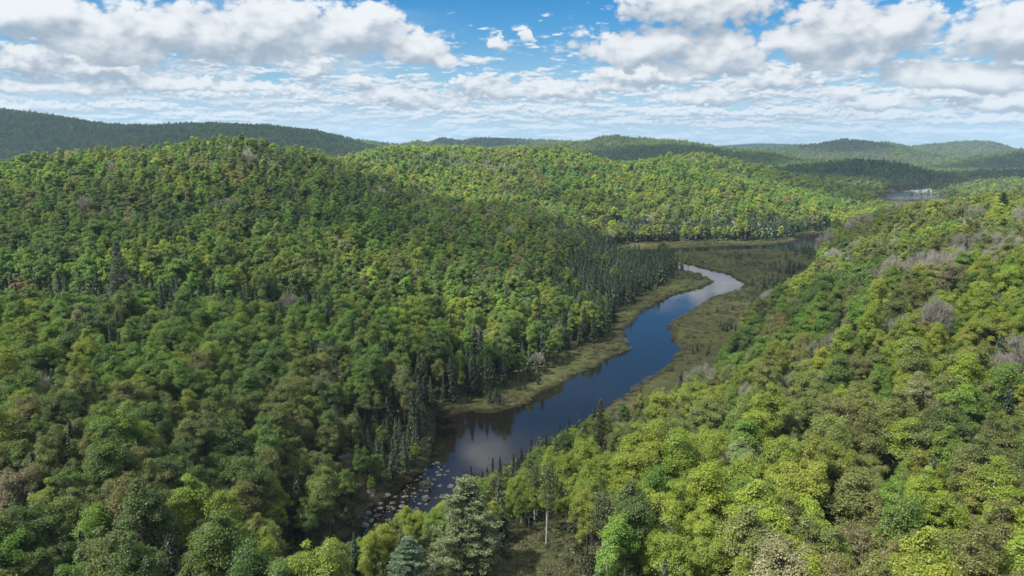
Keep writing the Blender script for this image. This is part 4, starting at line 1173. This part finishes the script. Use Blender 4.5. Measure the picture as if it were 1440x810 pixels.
# ------------------------------------------------------------------ wet meadow: tussocks and low shrubs; brush on near forest floor
def meadow_cover():
    tufts = [whole('t', tuft(r)) for r in (0.8, 1.0, 1.2)]
    shr = [whole('sh1', shrub(0)) for _ in range(5)]
    xs = rng.uniform(-60, 520, 90000); ys = rng.uniform(190, 860, 90000)
    z, mm, wd = height(xs, ys)
    k = (mm > 0.4) & (wd > np.where(ys > 620, 5.0, 0.3)) & seen(xs, ys, z+1.5)
    x, y, z, wd = xs[k], ys[k], z[k], wd[k]
    p = np.where(wd < 3, 1.0, np.clip(0.45+1.2*fbm(x/15, y/15, 55, 3), 0.05, 1))
    k = rng.uniform(size=len(x)) < p
    x, y, z, wd = x[k], y[k], z[k], wd[k]
    n = len(x)
    f = fbm(x/28, y/28, 56, 3)
    tint = np.where((f > 0.02)[:, None], np.array([0.104, 0.120, 0.040]), np.array([0.098, 0.094, 0.040]))*rng.uniform(0.6, 1.3, (n, 1))
    s = rng.uniform(0.9, 1.9, n)
    scatter_object('meadow_grass', 'olive sedge tussocks covering the wet river meadow', tufts, x, y, z-0.05, rng.integers(0, 3, n), rng.uniform(0, 6.28, n), np.stack([s, s, s*rng.uniform(0.6, 1.0, n)], 1), tint)
    xs = rng.uniform(-60, 520, 40000); ys = rng.uniform(190, 860, 40000)
    z, mm, wd = height(xs, ys)
    right = xs > np.interp(ys, [190, 300, 400, 520, 700], [0, 60, 100, 130, 60])
    dens = (0.06+np.clip((fbm(xs/34, ys/34, 57, 4)-0.03)*6, 0, 1))*np.where(right & (ys < 660), 1.0, 0.55)+np.where((mm < 0.65), 0.35, 0)
    k = (mm > 0.2) & (wd > 2.0) & (rng.uniform(size=len(xs)) < dens) & seen(xs, ys, z+1.5)
    x, y, z = xs[k], ys[k], z[k]; n = len(x)
    tint = np.array([0.085, 0.098, 0.036])*rng.uniform(0.6, 1.6, (n, 1))*(1+0.12*rng.normal(size=(n, 3)))
    s = rng.uniform(0.5, 1.5, n)
    scatter_object('meadow_shrubs', 'low dark shrubs dotting the wet river meadow', shr, x, y, z-0.1, rng.integers(0, 5, n), rng.uniform(0, 6.28, n), np.stack([s, s, s*rng.uniform(0.7, 1.3, n)], 1), np.clip(tint, 0.005, 1))
    # undergrowth under near trees and in the clearing
    cx = rng.uniform(CLEAR[:, 0].min()-6, CLEAR[:, 0].max()+6, 900); cyy = rng.uniform(CLEAR[:, 1].min()-6, CLEAR[:, 1].max()+4, 900)
    cz = H1(cx, cyy); n = len(cx); s = rng.uniform(0.4, 1.0, n)
    tint = np.array([(0.12, 0.105, 0.06), (0.10, 0.115, 0.04), (0.14, 0.15, 0.05)])[rng.integers(0, 3, n)]*rng.uniform(0.7, 1.2, (n, 1))
    scatter_object('clearing_grass', 'brown and green grass of the foreground clearing', tufts, cx, cyy, cz-0.05, rng.integers(0, 3, n), rng.uniform(0, 6.28, n), np.stack([s, s, s], 1), tint)
    brush = [whole('br', shrub(0, r)) for r in (0.8, 1.1, 1.4)]+[whole('br1', shrub(1, 1.3))]
    x, y = jitter_grid(50, 260, 2.6)
    z, mm, wd = height(x, y)
    inc = sdist(x, y, CLEAR) < 0.5
    k = (wd > 1.0) & (mm < 0.5) & (~inc | (rng.uniform(size=len(x)) < 0.85)) & seen(x, y, z+3)
    x, y, z, inc = x[k], y[k], z[k], inc[k]; n = len(x)
    pal = np.array([(0.085, 0.11, 0.025), (0.06, 0.075, 0.022), (0.10, 0.085, 0.045), (0.045, 0.06, 0.02)])
    tint = pal[rng.integers(0, 4, n)]*rng.uniform(0.7, 1.2, (n, 1))
    s = np.where(inc, rng.uniform(0.3, 0.85, n), rng.uniform(0.6, 1.6, n))
    scatter_object('undergrowth', 'low green and brown brush on the near forest floor', brush, x, y, z-0.1, rng.integers(0, 4, n), rng.uniform(0, 6.28, n), np.stack([s, s, s*rng.uniform(0.6, 1.1, n)], 1), tint)
meadow_cover()

# ------------------------------------------------------------------ boulders of the rapids
def rock_mesh(i):
    r = np.random.default_rng(100+i)
    import bmesh
    bm = bmesh.new(); bmesh.ops.create_icosphere(bm, subdivisions=2, radius=1.0)
    r0, r1 = r.uniform(0.55, 0.95), r.uniform(0.35, 0.65)
    planes = unit(r.normal(size=(9, 3))); off = r.uniform(0.55, 0.95, 9)
    for v in bm.verts:
        p = np.array(v.co)
        for q, o_ in zip(planes, off):
            dd = p@q-o_
            if dd > 0: p = p-q*dd*0.9
        p = p*(1+0.07*r.normal())
        v.co = Vector(p*np.array([1, r0, r1]))
    me = bpy.data.meshes.new('boulder'); bm.to_mesh(me); bm.free()
    me.materials.append(M_ROCK)
    return me
ROCKS = [rock_mesh(i) for i in range(7)]
RAPIDS = np.array([flat(*p) for p in [(500,745),(515,715),(560,690),(598,655),(612,645),(630,655),(628,690),(600,715),(540,740),(505,768)]])
def rapids():
    pts_ = []
    fixed = [(521,703,2.4),(552,707,1.4),(570,698,1.6),(634,684,1.9),(618,668,1.5),(615,664,1.2),(532,724,1.7),(517,722,1.6),(545,699,1.3),(561,718,1.2),(626,668,1.0),(638,672,0.9),(514,739,1.7),(503,733,1.5),(565,712,1.3),(582,694,1.2),(607,682,1.5),(619,683,1.3),(600,690,1.3),(688,645,0.6),(640,630,0.8),(616,639,0.6),(813,583,0.7),(903,484,0.8),(613,700,1.0),(642,671,.8)]
    for X, Y, s in fixed: pts_.append(flat(X, Y)+(s*0.8,))
    lo, hi = RAPIDS.min(0), RAPIDS.max(0)
    tries = 0
    while len(pts_) < 165 and tries < 20000:
        tries += 1
        x, y = random.uniform(lo[0], hi[0]), random.uniform(lo[1], hi[1])
        if sdist(np.array([x]), np.array([y]), RAPIDS)[0] > 0: continue
        if project(np.array([x, y, 0.]))[0] > 588 and random.random() < 0.72: continue
        s = min(1.8, 0.34*math.exp(abs(random.gauss(0, 0.75))))
        if any((x-a)**2+(y-b)**2 < (0.8*(s+c))**2 for a, b, c in pts_): continue
        pts_.append((x, y, s))
    # stones along the left bank of the rapids
    for i in range(len(pts_)):
        x, y, s = pts_[i]
        g = max(float(H1(x, y)[0]), -0.3)
        o = bpy.data.objects.new('boulder', ROCKS[i % 7]); COL.objects.link(o)
        o.location = (x, y, max(g, -0.2)+s*0.05)
        o.rotation_euler = (random.uniform(-0.25, 0.25), random.uniform(-0.25, 0.25), random.uniform(0, 6.28))
        o.scale = (s, s, s*random.uniform(0.8, 1.2))
        o['category'] = 'boulder'; o['group'] = 'boulders in the river rapids'
        size = 'big flat' if s > 1.45 else ('mid-sized' if s > 0.8 else 'small')
        a = np.array([x, y])-np.array(flat(600, 685))
        l = None
        for st in (2, 1, 0.5, 0.25):
            u, v = round(abs(a[0])/st)*st, round(abs(a[1])/st)*st
            sd = 'right' if a[0] > 0 else 'left'; fb = 'beyond' if a[1] > 0 else 'nearer than'
            l = f'{size} grey boulder {u:g} m {sd}, {v:g} m {fb} the islet bush'
            if l not in USED: break
        USED.add(l); o['label'] = l
rapids()
# bush on the islet amid the rapids
P = flat_hit(601, 688)
e = bpy.data.objects.new('islet_bush', None); COL.objects.link(e); e.location = (P[0], P[1], 0.1); e.scale = (1.5, 1.5, 1.9)
e['label'] = 'low olive bush on a stony islet amid the rapids'; e['category'] = 'bush'
for pn, data in split('islet', shrub(0, 1.3)).items():
    c = link(pn if pn != 'crown' else 'foliage', data, e); c['tint'] = [0.075, 0.08, 0.028]

# ------------------------------------------------------------------ unseen clouds: puffy vapour bodies added out of view to shade the land
def cloud_material():
    m, t, out = mat('cloud_vapour')
    v = t.n('ShaderNodeVolumePrincipled')
    v.inputs['Color'].default_value = (0.98, 0.98, 1, 1)
    v.inputs['Density'].default_value = 0.0055
    v.inputs['Anisotropy'].default_value = 0.3
    t.t.links.new(v.outputs[0], out.inputs['Volume'])
    return m
M_CLOUD = cloud_material()
def shade_cloud(i, gx, gy, rx, ry, thick, alt, seed, rot=0.0):
    """a cloud whose shadow is centred on gx, gy"""
    import bmesh
    k = (alt-20)/SUN.z
    c = (gx+SUN.x*k, gy+SUN.y*k, alt)
    bm = bmesh.new(); bmesh.ops.create_icosphere(bm, subdivisions=5, radius=1.0)
    r = np.random.default_rng(seed)
    co = np.array([v.co[:] for v in bm.verts])
    f1 = fbm(co[:, 0]*1.6+seed, co[:, 1]*1.6+co[:, 2], 200+seed, 4)
    f2 = fbm(co[:, 0]*4+seed, co[:, 1]*4+co[:, 2]*2, 300+seed, 3)
    s = 1+0.75*f1+0.35*f2
    P = co*s[:, None]
    P[:, 2] = np.where(P[:, 2] < 0, P[:, 2]*0.35, P[:, 2])
    for v, p in zip(bm.verts, P): v.co = Vector(p)
    me = bpy.data.meshes.new('shade_cloud'); bm.to_mesh(me); bm.free()
    me.materials.append(M_CLOUD)
    o = link('shade_cloud', me); o.location = c; o.scale = (rx, ry, thick); o.rotation_euler = (0, 0, rot)
    o['kind'] = 'structure'; o['label'] = 'unseen cumulus added high up to shade the valley'
SHADE_CLOUDS = [  # shadow centre x, y, half sizes, thickness, altitude
 (-110, 190, 150, 190, 85, 620), (-190, 430, 190, 110, 55, 640), (40, 560, 190, 170, 95, 680), (205, 610, 105, 140, 140, 700),
 (75, 365, 58, 130, 110, 660), (200, 210, 240, 210, 42, 640), (70, 870, 100, 50, 80, 760), (400, 1130, 90, 60, 80, 800),
 (-1400, 2300, 1100, 600, 330, 2600), (200, 2300, 700, 300, 300, 2600), (900, 1800, 420, 240, 260, 2500), (620, 1250, 180, 200, 140, 1500),
 (-350, 3900, 500, 500, 260, 3600), (1800, 3760, 260, 220, 200, 3400), (2300, 7400, 2600, 900, 400, 5200), (1800, 2600, 350, 300, 260, 2600),
]
for i, c in enumerate(SHADE_CLOUDS):
    shade_cloud(i, *c, seed=i)

# ------------------------------------------------------------------ air
def haze():
    m, t, out = mat('air')
    v = t.n('ShaderNodeVolumePrincipled')
    v.inputs['Color'].default_value = (0.52, 0.78, 1.0, 1)
    v.inputs['Density'].default_value = 6.2e-5
    v.inputs['Anisotropy'].default_value = 0.1
    t.t.links.new(v.outputs[0], out.inputs['Volume'])
    x0, x1, y0, y1, z0, z1 = -14600, 14600, -3600, 16800, -12, 420
    V = [(x, y, z) for z in (z0, z1) for x, y in ((x0, y0), (x1, y0), (x1, y1), (x0, y1))]
    F = np.array([(3, 2, 1, 0), (4, 5, 6, 7), (0, 1, 5, 4), (1, 2, 6, 5), (2, 3, 7, 6), (3, 0, 4, 7)])
    o = link('haze', mesh_from('haze', V, [(F, 0)], [m])); o['kind'] = 'stuff'; o['label'] = 'thin blue summer haze over the valley'
haze()
